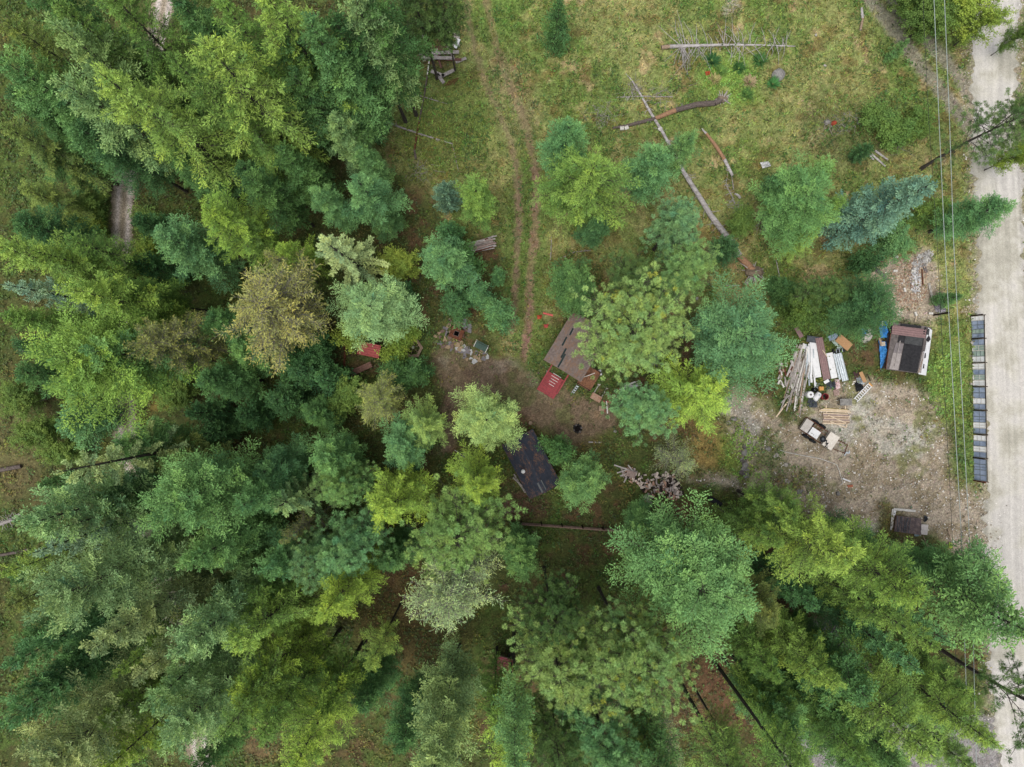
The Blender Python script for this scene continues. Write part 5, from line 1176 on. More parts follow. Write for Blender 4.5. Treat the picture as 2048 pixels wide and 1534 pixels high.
def ladder(a, b, w, n, m, label, z=.15, tip=None):
    L_ = np.hypot(*(np.array(PP(*b)) - np.array(PP(*a)))[:2]); mid = ((a[0] + b[0]) / 2, (a[1] + b[1]) / 2); e = local('ladder', label, 'ladder', *mid, ang(*a, *b))
    for s in (-1, 1): part('side_rail', MB().beam((-L_ / 2, s * w / 2, z), (L_ / 2, s * w / 2, z), .07, .09), m, e)
    r_ = MB()
    for i in range(n): x = -L_ / 2 + L_ * (i + .7) / (n + .4); r_.beam((x, -w / 2, z), (x, w / 2, z), .07, .04)
    part('rungs', r_, m, e)
    if tip: part('end_cap', MB().box((L_ / 2 - .07, 0, z + .02), (.14, w + .06, .12)), tip, e)
ladder((1709, 801), (1740, 768), .42, 9, M_WHITE, 'white ladder with an amber end lying beside the dark scrap', tip=mat('amber_plastic', 0)); ladder((1628, 782), (1634, 766), .28, 5, M_GALV, 'small grey step ladder behind the amber can')
board((1721, 744), (1730, 764), .36, .04, .5, .5, M_OSB, 'orange-brown plank on the dark scrap by the ladder', name='plank', cat='plank'); board((1735, 749), (1741, 762), .08, .05, .1, .1, M_DARKW, 'dark narrow board right above the ladder end')
tarp([(1711, 755), (1722, 750), (1728, 768), (1714, 772)], .4, M_GALV, 'silvery crumpled sheeting by the ladder', 'sheeting', 'sheeting', seed=20); tarp([(1708, 766), (1722, 762), (1726, 778), (1712, 784)], .35, M_BLACK, 'black bag under the white ladder', 'bag', 'bag', seed=21)
tarp([(1705, 744), (1716, 742), (1716, 756), (1708, 758)], .25, mat('maroon_cloth', (112, 84, 84), (80, 60, 62), 6, .9, .1), 'dull maroon cloth above the silvery sheeting', 'cloth', 'cloth', seed=22)
tarp([(1649, 760), (1661, 757), (1664, 776), (1652, 780)], .3, M_TARP, 'grey plastic bag south of the white panel', 'bag', 'bag', seed=30); tarp([(1662, 765), (1670, 762), (1671, 777), (1664, 778)], .25, M_TARP, 'dark grey cushion beside the printed sack', 'cushion', 'cushion', seed=31)
tarp([(1668, 759), (1677, 758), (1680, 776), (1670, 779)], .3, mat('white_sack_red_print', (236, 214, 216), (206, 120, 128), 4, .7, .2, mix=.4), 'white sack with faded red print', 'sack', 'sack', seed=32)
tarp([(1665, 780), (1677, 778), (1678, 790), (1668, 792)], .2, mat('pink_rag', (204, 178, 168), (160, 130, 122), 6, .9, .1), 'pinkish rag below the printed sack', 'rag', 'rag', seed=33); flat(1653, 763, .5, .3, R_(30), .4, M_WHITE, 'small white plate on the grey plastic bag', 'plate', 'plate')
t = local('workbench', 'small grey concrete-topped table beside the lumber', 'table', 1686, 804, R_(1)); part('tabletop', MB().box((0, 0, .62), (1.15, .65, .07)), M_STONE, t)
for x in (-.48, .48):
    for y in (-.25, .25): part('leg', MB().beam((x, y, -.1), (x, y, .585), .07, .07), M_GREY, t)
for i in range(6): board((1641 + rg.uniform(-3, 6), 817 + i * 1.0), (1698 + rg.uniform(-6, 8), 820 + i * .9), .11, .05, .12 + .05 * (i % 3), .12 + .05 * (i % 3), M_PALE if i % 4 else mat('yellow_lumber', (228, 208, 120), (202, 178, 92), 7, .8, .2), 'new pale board in the upper lumber stack', 'new boards of the upper lumber stack', name='lumber_board')
for x in (1690, 1652): board((x, 810), (x + 1, 826), .1, .05, .05, .05, M_PALE, 'short bearer stick under the upper lumber stack', 'bearers under the lumber', name='bearer', cat='stick')
for i in range(9): board((1646 + rg.uniform(-2, 3), 827 + i * 2.4), (1695 + rg.uniform(-4, 7), 829 + i * 2.3), .15, .05, .1 + .04 * (i % 2), .1 + .04 * (i % 2), [M_PALE, mat('pinkish_plank', 0), M_PALE, M_TAN][i % 4], 'used board in the lower lumber stack', 'used boards of the lower lumber stack', name='used_board')
for a, b in (((1656, 830), (1696, 848)), ((1660, 843), (1692, 855)), ((1692, 855), (1694, 846))): board(a, b, .1, .05, .28, .28, M_PALE, 'pale batten crossing the lower lumber stack', 'pale battens on the lower lumber stack', name='batten', cat='batten')
# covered bed frame at the yard exit
t = local('bed_frame', 'bed frame under dark netting beside white boards', 'bed', 1811, 1048, R_(-8)); part('base', MB().box((0, 0, .25), (2.5, 1.5, .28)), mat('brown_slats', (128, 100, 78), (92, 70, 56), 3, .9, .1, stretch=(1, 4, 1)), t)
part('netting', MB().patch([(-1.3, -.8), (1.35, -.8), (1.15, .8), (-1.25, .75)], 22, 16, lambda u, v: .44 + .08 * vnoise(u * 8, v * 8) + .06 * np.abs(np.sin(u * 14 + v * 9)), .01), mat('dark_netting', (134, 116, 112), (92, 82, 86), 2.2, .9, .1), t)
b = MB()
for k in range(7): a = rg.uniform(-1.2, 1.1); b.beam((a, -.75, .56), (a + rg.uniform(-.5, .5), .7, .58), .05, .03)
part('netting_folds', b, M_TARP, t)
board((1787, 1018), (1783, 1060), .28, .05, .1, .1, M_WHITEB, 'white window frame side beside the netted bed frame', name='window_frame_piece', cat='frame'); board((1787, 1018), (1831, 1022), .22, .05, .12, .12, M_WHITEB, 'white board above the netted bed frame')
board((1790, 1021), (1788, 1031), .2, .04, .18, .18, M_WHITE, 'short white slat at the corner of the white boards', name='slat', cat='slat')
flat(1848, 1059, 1.0, .75, R_(84), .3, mat('dull_white', (214, 206, 202), (190, 182, 178), 4, .7, .2), 'off-white panel leaning by the netted bed frame', 'panel', 'panel'); tarp([(1826, 1064), (1840, 1062), (1840, 1071), (1828, 1072)], .25, mat('pale_cyan_plastic', (196, 226, 236), (150, 186, 200), 5, .4, .4), 'pale cyan plastic below the netted bed', 'plastic_sheet', 'sheet', seed=40)
tarp([(1848, 1030), (1853, 1032), (1852, 1042), (1846, 1044)], .3, M_TARP, 'grey bundle at the head of the netted bed', 'bundle', 'bundle', seed=41)
tarp([(1896, 1083), (1902, 1086), (1903, 1095), (1897, 1096)], .35, mat('lime_fabric', (208, 238, 60), (170, 204, 48), 5, .7, .2), 'lime-yellow safety vest by the leaning stick', 'safety_vest', 'vest', seed=42)
for a, b_, lb in (((1896, 1058), (1903, 1083), 'slanting pale stick beside the lime-yellow vest'), ((1846, 1071), (1856, 1094), 'brown stick below the off-white panel'), ((1842, 1078), (1862, 1096), 'thin grey stick at the wood edge')): board(a, b_, .08, .05, .1, .3, M_TAN, lb, name='stick', cat='stick')
tarp([(1914, 1112), (1928, 1114), (1930, 1120), (1916, 1120)], .4, M_WHITE, 'white bag on the bush by the gate post', 'bag', 'bag', seed=43); tarp([(1944, 1128), (1951, 1128), (1952, 1133), (1945, 1134)], .3, M_WHITE, 'small white litter on the fir edge near the road', 'litter', 'litter', seed=44)
# ------------------------------------------------------------ debris ground north of the shed
for x, y, a in ((1791, 514, .05), (1789, 542, .03), (1825, 542, .1), (1808, 580, 1.3), (1830, 628, 1.2), (1860, 627, .05)):
    e = local('concrete_block', {(1791): 'white concrete block at the top of the debris ground', 1789: 'white concrete block on the brown side of the debris ground', 1825: 'white concrete block next to the plaster scatter', 1808: 'square white block in the middle of the debris ground', 1830: 'tilted white block just above the shed', 1860: 'white block beside the lone dark post'}[x], 'block', x, y, -a, 'concrete blocks on the debris ground')
    part('block', MB().box((0, 0, .1), (.4, .2, .22)), M_WHITEB, e)
one('hose', MB().path([PP(1744, 528, .2), PP(1750, 536, .2), PP(1760, 545, .18), PP(1768, 552, .18), PP(1772, 560, .15)], .17, 8), mat('grey_bark_log', (120, 116, 118), (84, 80, 82), 8, .9, .1), 'short curved grey log at the edge of the debris ground', 'log')
one('bucket', MB().tube(PP(1763, 520), PP(1763, 520, .35), .2, .22, 14), mat('maroon_paint', (120, 58, 62), (92, 44, 50), 5, .6, .3), 'maroon bucket beside the grey curved log', 'bucket'); one('bucket', MB().tube(PP(1770, 522), PP(1770, 522, .3), .17, .19, 14), mat('salmon_paint', (178, 104, 94), (140, 80, 74), 5, .6, .3), 'salmon-coloured bucket beside the maroon one', 'bucket')
board((1844, 538), (1846, 571), .09, .09, .1, .1, M_RUST, 'rusty straight bar on the debris ground', name='iron_bar', cat='bar'); board((1846, 528), (1853, 545), .3, .04, .06, .06, M_FELT, 'grey felt strip beside the rusty bar', name='felt_strip', cat='strip')
board((1858, 566), (1867, 607), .22, .05, .08, .08, M_STONEW, 'long whitish board on the road side of the debris ground'); board((1728, 555), (1770, 562), .06, .04, .2, .2, M_TAN, 'thin pole touching the grey curved log', name='pole', cat='pole'); board((1783, 574), (1784, 586), .12, .04, .06, .06, mat('pinkish_plank', 0), 'short pink board at the fir edge of the debris ground')
for i in range(34):
    x, y = 1826 + rg.normal(0, 13), 585 + rg.uniform(-38, 14); a = rg.uniform(0, 3.14); l = rg.uniform(3, 9)
    board((x, y), (x + l * math.cos(a), y + l * math.sin(a)), rg.uniform(.04, .09), .03, .05, .08, [M_TAN, M_PALE, M_WHITEB, M_GREY][i % 4], 'splintered stick strewn over the debris ground', 'splintered sticks on the debris ground', name='splinter', cat='stick')
def chips(name, label, cx, cy, rx, ry, n, s0, s1, mats_c, rot=0.0):
    r = np.random.default_rng(int(cx)); a = r.uniform(0, 6.28, n); rr = np.sqrt(r.random(n)); dx, dy = np.cos(a) * rr * rx, np.sin(a) * rr * ry
    X = cx + dx * math.cos(rot) - dy * math.sin(rot); Y = cy + dx * math.sin(rot) + dy * math.cos(rot); k = 1 / PXM; x, y = (X - 1024) * k, (767 - Y) * k
    c = np.stack([x, y, r.uniform(0, .1, n)], -1); aa = r.uniform(0, 6.28, n); dd = np.stack([np.cos(aa), np.sin(aa), r.normal(0, .2, n)], -1); wv = unit(np.cross(dd, [0, 0, 1.]))
    ln = r.uniform(s0, s1, n); V, F = diamonds(c, dd, wv, ln, ln * r.uniform(.25, .5, n)); cc = s2l(np.array(mats_c)[r.integers(0, len(mats_c), n)]) * ALB
    o = link(name, npmesh(name, V, F, LEAF, np.repeat(cc, 4, 0))); tag(o, label, 'rubble', kind='stuff')
chips('plaster_rubble', 'white broken plaster scattered over the debris ground', 1831, 562, 9, 26, 420, .06, .26, [(226, 226, 228), (190, 190, 194), (150, 148, 148)])
chips('grey_rubble', 'grey broken slabs at the top of the debris ground', 1845, 520, 26, 11, 380, .08, .3, [(176, 174, 172), (140, 136, 134), (206, 204, 200)], -.7)
chips('slate_rubble', 'violet-grey stone chips beside the lone post', 1879, 613, 9, 16, 330, .08, .26, [(146, 140, 152), (112, 106, 118), (178, 174, 184)], -.4)
chips('pale_rubble', 'pale gravel chips at the end of the glass fence', 1938, 619, 18, 9, 260, .05, .16, [(196, 180, 146), (170, 152, 120), (214, 204, 180)], -.4)
chips('wood_chips', 'brown wood chips strewn over the debris ground', 1815, 565, 40, 55, 900, .05, .22, [(180, 140, 110), (150, 116, 92), (206, 176, 148)])
# boulders
BO = [(1557, 150, .62, 'large grey boulder in the meadow'), (1599, 982, .33, 'round grey boulder at the lower yard edge'), (1557, 990, .25, 'flat grey stone west of the round boulder'), (1676, 987, .26, 'grey stone with dark cracks in the lower yard'), (1552, 911, .3, 'pale flat stone left of the bent white pipe'), (1572, 929, .22, 'small pale stone below the bent white pipe'),
      (1733, 675, .55, 'beige boulder beside the blue tarps'), (1741, 663, .36, 'tan block stone between the blue tarps'), (1575, 962, .3, 'slab stone in the weedy part of the yard'), (1468, 838, .3, 'grey stone at the larch edge of the yard'), (1458, 845, .22, 'smaller stone beside the larch edge stone'), (1530, 882, .16, 'whitish stone in the yard weeds'), (1513, 905, .22, 'blue-grey stone above the flat path'), (1536, 897, .3, 'bluish stone slab standing in weeds'),
      (1944, 686, .2, 'white stone at the foot of the glass fence'), (1942, 768, .2, 'second pale stone at the foot of the glass fence'), (1868, 852, .16, 'white stone at the grass edge of the yard'), (1886, 857, .16, 'flat white stone touching the verge grass'), (1654, 245, .34, 'grey stump-like rock near the red meadow plant'), (1632, 70, .18, 'small white stone high in the meadow'), (1650, 131, .15, 'pale pebble stone in the meadow'), (1895, 712, .14, 'white stone among the bright verge plants'), (1394, 597, .2, 'pale stone above the wispy blue-green conifer'), (1494, 566, .2, 'tan stone below the torn root plate'), (1230, 863, .2, 'bluish stone east of the fire pit'), (899, 627, .16, 'pale stone above the flagstones'), (1530, 1290, .2, 'stone in the lower wood'), (1095, 744, .16, 'white stone at the cabin corner'), (1100, 762, .24, 'pinkish stone at the foot of the red porch'), (1077, 747, .15, 'small white stone by the farm track end')]
for i, (x, y, r_, lb) in enumerate(BO):
    if x == 1530 and y == 1290: continue
    one('boulder' if r_ > .24 else 'stone', MB().rock(PP(x, y, r_ * .25), r_, i + 3, .62, 3 if r_ > .3 else 2), M_STONE if 'grey' in lb or 'bluish' in lb else M_STONEW, lb, 'boulder' if r_ > .24 else 'stone', smooth=False)
for i, (x, y, r_) in enumerate([(1488, 893, .3), (1490, 905, .34), (1484, 918, .2), (1487, 922, .3), (1490, 930, .38), (1487, 937, .34), (1484, 945, .36), (1494, 940, .26), (1493, 951, .34)]):
    one('wall_stone', MB().rock(PP(x, y, r_ * .3), r_, i + 90, .6), M_STONE if i % 3 else M_FELT, 'irregular stone of the tumbled row beside the yellow-green cover', 'stone', 'stones of the tumbled row')
# ------------------------------------------------------------ fallen trees
M_LOGW = mat('silver_log', (204, 200, 200), (150, 142, 140), 5, .9, .1, stretch=(.3, 1, 1), bump=.4); M_LOGB = mat('brown_log', (122, 110, 104), (86, 76, 72), 7, .9, .1, bump=.5); M_LOGO = mat('split_orange_wood', (188, 142, 104), (140, 106, 82), 7, .9, .1)
def log(pts, radii, m, label, name='fallen_tree', cat='log', branches=0, bl=1.0, bside=.9, root=0, zoff=.0, seed=1, patches=(), group=None):
    r = np.random.default_rng(seed); Q = [np.array(PP(x, y, 0)) + [0, 0, rr + zoff] for (x, y), rr in zip(pts, radii)]
    org = Q[0] * [1, 1, 0]; e = empty(name, tuple(org), label, cat, group); b = MB()
    for i in range(len(Q) - 1): b.tube(Q[i] - org, Q[i + 1] - org, radii[i], radii[i + 1], 9)
    part('trunk', b, m, e)
    for i, m2 in patches: part('bare_wood', MB().tube(Q[i] - org + [0, 0, .015], Q[i + 1] - org + [0, 0, .015], radii[i] * 1.03, radii[i + 1] * 1.03, 9), m2, e)
    S = np.r_[0, np.cumsum([np.linalg.norm(Q[i + 1] - Q[i]) for i in range(len(Q) - 1)])]
    if branches:
        b = MB()
        for k in range(branches):
            s = S[-1] * (.14 + .8 * r.random() ** 1.8); q_ = np.array([np.interp(s, S, [p_[j] for p_ in Q]) for j in range(3)]) - org; j = min(np.searchsorted(S, s), len(Q) - 1); d_ = unit(Q[j] - Q[j - 1]); sd = np.array([-d_[1], d_[0], 0]) * (1 if r.random() < .5 else -1)
            l = bl * r.uniform(.2, 1.35) * (1.1 - .6 * s / S[-1]); v = unit(sd * bside + d_ * r.normal(-.15, .45) + [0, 0, r.uniform(-.05, .4)])
            m1 = q_ + v * l * .5; m2_ = q_ + v * l + d_ * l * r.uniform(-.25, .2) - [0, 0, .1 * l]; b.tube(q_, m1, .034, .022, 4).tube(m1, m2_, .022, .01, 4)
            if r.random() < .6: b.tube(m1, m1 + (v + r.normal(0, .4, 3) * [1, 1, .3]) * l * .4, .01, .004, 3)
        part('branches', b, M_LOGW if m is not M_LOGB else M_GREY, e)
    if root:
        c = Q[0] - org; d_ = unit(Q[0] - Q[1]); b = MB().rock(c + d_ * root * .15, root * .62, seed + 5, .8, 3)
        part('root_plate', b, mat('root_soil', (150, 132, 110), (108, 96, 82), 6, .95, .05, bump=.6), e); b = MB()
        for k in range(40):
            v = unit(d_ * r.uniform(.1, 1.1) + r.normal(0, .8, 3) * [1, 1, .5]); b.tube(c + v * root * .25, c + v * root * r.uniform(.6, 1.35), .07, .02, 5)
        part('roots', b, M_LOGW0, e)
    return e
log([(1322, 97), (1338, 95), (1370, 93), (1440, 91), (1520, 91), (1590, 93)], [.19, .19, .15, .12, .09, .05], M_LOGW, 'silver fallen trunk with many side branches across the meadow', branches=100, bl=2.7, seed=4, patches=((0, M_TAN),))
log([(1503, 543), (1477, 513), (1449, 470), (1420, 432), (1392, 386), (1366, 345), (1326, 268), (1300, 225), (1282, 192), (1264, 162), (1252, 148)], [.36, .32, .30, .27, .24, .2, .15, .13, .1, .07, .03], M_LOGW, 'long pale fallen trunk with a torn root plate', branches=40, bl=1.1, root=1.25, seed=7, patches=((0, M_LOGO),))
log([(1442, 200), (1428, 208), (1390, 211), (1350, 222), (1310, 238), (1262, 250), (1225, 257)], [.3, .28, .27, .24, .19, .16, .12], M_LOGB, 'brown rotting trunk crossing the long pale one', root=.75, seed=9, zoff=-.05, patches=((3, M_LOGO),), branches=12, bl=.7)
log([(1464, 352), (1448, 320), (1430, 292), (1412, 268), (1403, 258)], [.14, .17, .16, .12, .08], M_LOGW, 'broken pale log with orange split wood in the meadow', seed=11, patches=((1, M_LOGO), (2, M_LOGO)), branches=6, bl=.4)
log([(1467, 380), (1462, 345), (1456, 360)][:2] + [(1452, 340)], [.05, .05, .04], M_GREY, 'thin grey pole near the broken orange log', name='dead_pole', seed=12)
log([(1478, 440), (1466, 398), (1452, 370), (1455, 345)], [.06, .06, .05, .03], M_GREY, 'thin forked grey trunk behind the small round spruce', name='dead_pole', branches=34, bl=.9, seed=13)
log([(1480, 397), (1474, 390), (1468, 388)], [.14, .12, .07], M_LOGW, 'white broken snag beside the forked grey trunk', name='snag', seed=14, branches=4, bl=.4)
log([(722, 228), (760, 240), (800, 255), (845, 270), (905, 288)], [.1, .1, .09, .08, .06], M_GREY, 'slim grey pole leaning out of the wood over the weeds', name='dead_pole', seed=15, branches=24, bl=.35)
log([(780, 170), (815, 184), (860, 198), (895, 208)], [.05, .05, .045, .03], M_GREY, 'thin grey pole above the slim leaning one', name='dead_pole', seed=16, branches=10, bl=.3)
log([(861, 104), (855, 150), (849, 190), (838, 245), (829, 300), (832, 320)], [.06, .07, .07, .08, .1, .12], M_LOGB, 'thin brownish trunk running down from the board heap', seed=17, patches=((0, M_WHITEB), (3, M_RUST)))
log([(905, 288), (912, 320), (917, 342)], [.04, .03, .03], M_GREY, 'short twig-like pole above the small blue spruce', name='dead_pole', seed=18)
log([(1722, 17), (1724, 38), (1720, 61)], [.12, .12, .11], M_LOGW, 'short white log lying upright in the upper meadow', name='log', seed=19, patches=((1, M_TAN),), branches=3, bl=.4)
for a, b_, lb in (((1742, 309), (1770, 333), 'longest of three grey logs beside the small blue-green spruce'), ((1749, 302), (1775, 320), 'thin upper log of the three grey logs'), ((1738, 310), (1746, 320), 'short stub of the three grey logs')): log([a, b_], [.11, .08], M_LOGW, lb, name='log', seed=20)
log([(1416, 995), (1428, 1001), (1441, 1009)], [.26, .26, .24], M_BLACK, 'charred log nearer the firewood heap', name='charred_log', seed=21); log([(1456, 1013), (1468, 1019), (1481, 1028)], [.26, .26, .22], M_BLACK, 'charred log nearer the rail fence', name='charred_log', seed=22)
log([(1552, 520), (1557, 545), (1560, 572)], [.04, .05, .05], M_LOGW, 'thin white pole north of the wispy blue-green conifer', name='dead_pole', seed=23); log([(1453, 571), (1480, 571)], [.045, .04], M_LOGW, 'small white stick below the torn root plate', name='stick', seed=24)
log([(1103, 474), (1101, 520)], [.045, .05], M_GREY, 'upright grey stick east of the farm track', name='stick', seed=25); log([(1120, 517), (1150, 504), (1182, 501)], [.03, .05, .05], M_GREY, 'bent grey stick above the broad dark fir', name='stick', seed=26, branches=5, bl=.4)
log([(1232, 195), (1290, 193), (1345, 194)], [.05, .06, .05], M_GREY, 'thin grey pole half sunk in the meadow', name='dead_pole', seed=27, branches=10, bl=.5); log([(605, 438), (570, 448), (548, 455)], [.08, .08, .05], M_GREY, 'grey fallen pole in the shade of the wood', name='dead_pole', seed=28, branches=8, bl=.6)
log([(0, 1048), (25, 1040), (48, 1022)], [.18, .16, .1], M_GREY, 'grey fallen trunk at the picture edge below the small dark fir', seed=29, branches=26, bl=1.0); log([(0, 1110), (40, 1103), (60, 1097)], [.15, .14, .1], M_LOGB, 'dark fallen trunk under the bluish conifer', seed=30)
log([(0, 940), (45, 932)], [.22, .2], M_LOGB, 'short dark fallen log in the weedy opening', name='log', seed=31); log([(60, 805), (95, 797)], [.16, .12], M_LOGB, 'brown log end beside the track bushes', name='log', seed=32)
log([(40, 700), (85, 704)], [.12, .1], M_GREY, 'greyish log west of the big rounded fir', name='log', seed=33); log([(1177, 884), (1203, 885)], [.07, .07], M_LOGW, 'small pale stick south of the fire pit', name='stick', seed=34)
log([(692, 690), (687, 760)], [.13, .13], M_RUST, 'reddish log under the golden-green bush', name='log', seed=35); log([(795, 65), (783, 100)], [.16, .18], M_LOGW, 'pale leaning dead trunk west of the board heap', name='snag', seed=36)
for i, (cx, cy, n, R0, lb) in enumerate(((1206, 232, 80, 28, 'grey brush heap beside the tall larch'), (1690, 245, 60, 26, 'grey dead brush in the meadow'), (1268, 180, 60, 26, 'dead twigs around the tip of the long pale trunk'), (1320, 195, 50, 34, 'low dead twigs between the fallen trunks'), (1530, 445, 60, 30, 'dead twigs at the foot of the mid-green fir'), (1655, 252, 30, 12, 'small twig heap by the red meadow plant'), (1790, 285, 60, 30, 'dead twigs in the tangled bushes'), (45, 245, 40, 30, 'dead branches in the gap of the dark wood'), (845, 345, 50, 26, 'fallen twigs at the foot of the weedy clearing'))):
    r = np.random.default_rng(i + 50); k = 1 / PXM; c = np.array(PP(cx, cy)); A = c + np.stack([r.normal(0, R0 * k * .45, n), r.normal(0, R0 * k * .4, n), r.uniform(.02, .3, n)], -1); a = r.uniform(0, 6.28, n); l = r.uniform(.3, 1.1, n); B = A + np.stack([np.cos(a) * l, np.sin(a) * l, r.normal(0, .12, n)], -1)
    V, F = tubes(A, B, np.full(n, .02), np.full(n, .006), 3); one('brush_heap', MB().add(V, F), M_GREY if i != 7 else M_DARKW, lb, 'brush heap')
# ------------------------------------------------------------ firewood heap
pm = []
for i in range(4):
    r = np.random.default_rng(i); L_ = .42; b = MB(); q_ = [(0, 0), (.16, .02), (.14, .11), (.07, .16), (.0, .12)]
    b.add([(-L_ / 2, y - .07, z) for y, z in q_] + [(L_ / 2, y - .07, z) for y, z in q_], [(4, 3, 2, 1, 0), (5, 6, 7, 8, 9)] + [(j, (j + 1) % 5, 5 + (j + 1) % 5, 5 + j) for j in range(5)])
    pm.append(b.mesh('firewood_log', [mat('cut_wood_pale', (230, 216, 206), (186, 168, 156), 9, .9, .1, k=1.4), mat('cut_wood_grey', (184, 172, 168), (134, 122, 118), 9, .9, .1, k=1.4), mat('cut_wood_red', (202, 160, 138), (156, 118, 100), 9, .9, .1, k=1.4), mat('wood_bark_dark', (78, 66, 62), (50, 42, 40), 9, .9, .1)][i]))
FW = [(1236, 940), (1262, 936), (1295, 950), (1325, 945), (1350, 948), (1367, 985), (1350, 1000), (1325, 994), (1310, 980), (1300, 1005), (1288, 1000), (1280, 972), (1245, 955)]
k = 0
while k < 235:
    x, y = rg.uniform(1232, 1368), rg.uniform(932, 1008)
    dd_ = float(inpoly(np.array([x]), np.array([y]), FW)[0])
    if dd_ < 1: continue
    o = link('firewood_log', pm[int(rg.integers(0, 4))], None, tuple(np.array(PP(x, y)) + [0, 0, rg.uniform(0, min(.75, dd_ * .06))])); o.rotation_euler = (rg.uniform(0, 6.28), rg.normal(0, .35), rg.uniform(0, 6.28)); o.scale = (rg.uniform(.7, 1.4),) * 3
    tag(o, 'split log lying anyhow in the big firewood heap', 'log', 'split logs of the firewood heap'); k += 1
for a, b_ in (((1228, 930), (1262, 941)), ((1234, 946), (1258, 938)), ((1240, 952), (1262, 944)), ((1250, 936), (1272, 952)), ((1248, 965), (1258, 945)), ((1256, 930), (1270, 947))): board(a, b_, .13, .04, .5, .45, M_LOGW0, 'pale board sticking out of the firewood heap', 'boards at the end of the firewood heap')
flat(1262, 948, .9, .6, R_(-20), .75, mat('pinkish_plank', 0), 'flat pinkish sheet on the firewood heap', 'sheet', 'sheet')
for i in range(26):      # wood stack by the farm track
    y0 = 483 + rg.uniform(0, 22); x0 = 936 + rg.uniform(0, 14); board((x0, y0 + 2), (x0 + rg.uniform(34, 50), y0 - rg.uniform(5, 12)), rg.uniform(.08, .15), .08, .15 + rg.uniform(0, .5), .15 + rg.uniform(0, .5), [M_GREY, M_LOGW, mat('pinkish_plank', 0), M_GREY, M_RUST][i % 5], 'weathered slab in the wood stack beside the farm track', 'slabs of the wood stack', name='split_plank', cat='plank')
# old board heap at the top
for i in range(22):
    x, y = 870 + rg.normal(0, 26), 100 + rg.uniform(-22, 22); l = rg.uniform(14, 40); a = rg.choice([0.0, .05, -.4, 1.2]); board((x - l / 2 * math.cos(a), y - l / 2 * math.sin(a)), (x + l / 2 * math.cos(a), y + l / 2 * math.sin(a)), rg.uniform(.12, .4), .05, .15, .3, [mat('rusty_board', (122, 84, 74), (90, 62, 56), 5, .9, .1), M_GREY, mat('rusty_board', 0)][i % 3], 'rotten board in the collapsed heap under the dark pines', 'rotten boards of the collapsed heap')
for a, b_, lb in (((838, 107), (918, 104), 'long grey beam across the collapsed heap'), ((842, 115), (905, 116), 'reddish beam below the long grey one'), ((862, 142), (888, 152), 'short pale beam low in the collapsed heap'), ((884, 152), (908, 140), 'broad grey board low in the collapsed heap'), ((874, 148), (888, 166), 'grey board pointing out of the collapsed heap'), ((910, 96), (918, 78), 'white strip at the end of the collapsed heap')): board(a, b_, .32, .08, .35, .35, M_GREY if 'white' not in lb else M_WHITE, lb)
tarp([(898, 60), (918, 62), (920, 82), (900, 78)], .3, mat('dirty_white_cloth', (206, 198, 192), (150, 112, 104), 3, .8, .2, mix=.45), 'dirty white mattress scrap beside the collapsed heap', 'mattress_scrap', 'scrap', seed=60)
for i in range(7): board((890 + i * 3, 172 - i * .5), (900 + i * 3, 160 - i), .05, .03, .08, .1, M_RUST, 'thin rusty lath at the foot of the collapsed heap', 'rusty laths below the collapsed heap', name='lath', cat='lath')
# ------------------------------------------------------------ sitting place
fs = [mat('flag_grey', (134, 130, 136), (104, 100, 106), 5, .95, .1), mat('flag_brown', (134, 110, 100), (104, 86, 80), 5, .95, .1), mat('flag_tan', (172, 150, 118), (138, 118, 94), 5, .95, .1), mat('flag_pale', (190, 192, 194), (156, 158, 160), 5, .95, .1)]
def stoneset(poly, n, smin, smax, ms, label, group, seed, mind):
    r = np.random.default_rng(seed); pts = []; xs = [p_[0] for p_ in poly]; ys = [p_[1] for p_ in poly]; t_ = 0
    while len(pts) < n and t_ < 4000:
        t_ += 1; x, y = r.uniform(min(xs), max(xs)), r.uniform(min(ys), max(ys))
        if float(inpoly(np.array([x]), np.array([y]), poly)[0]) > 1 and all(math.hypot(x - a, y - b) > mind for a, b in pts): pts.append((x, y))
    for x, y in pts:
        k_ = r.integers(5, 8); a = np.sort(r.uniform(0, 6.28, k_) * .3 + np.arange(k_) * 6.283 / k_); s = r.uniform(smin, smax); o_ = np.array(PP(x, y)); st = r.uniform(.75, 1.3)
        one('flagstone', MB().prism([(o_[0] + math.cos(q_) * s * st, o_[1] + math.sin(q_) * s / st) for q_ in a], -.08, r.uniform(.03, .09)), ms[int(r.integers(0, len(ms)))], label, 'flagstone', group)
stoneset([(870, 672), (885, 655), (900, 640), (925, 640), (945, 652), (942, 670), (930, 668), (925, 690), (945, 705), (925, 706), (905, 702), (872, 690)], 58, .2, .34, fs[:3], 'brownish flagstone of the paving around the rusty fire box', 'flagstones around the fire box', 5, 7.5)
stoneset([(912, 696), (930, 690), (945, 706), (975, 690), (978, 712), (962, 728), (948, 728), (925, 716)], 26, .17, .3, [fs[3], fs[0], fs[2], fs[3]], 'pale flagstone of the strip below the green bench', 'pale flagstones below the green bench', 8, 7.5)
t = local('fire_box', 'square rusty fire box with a dark opening on the flagstones', 'fire box', 914, 668, R_(-22)); part('body', MB().prism([(-.62, -.5), (.62, -.5), (.62, .5), (-.62, .5)], 0, .55), M_RUST, t)
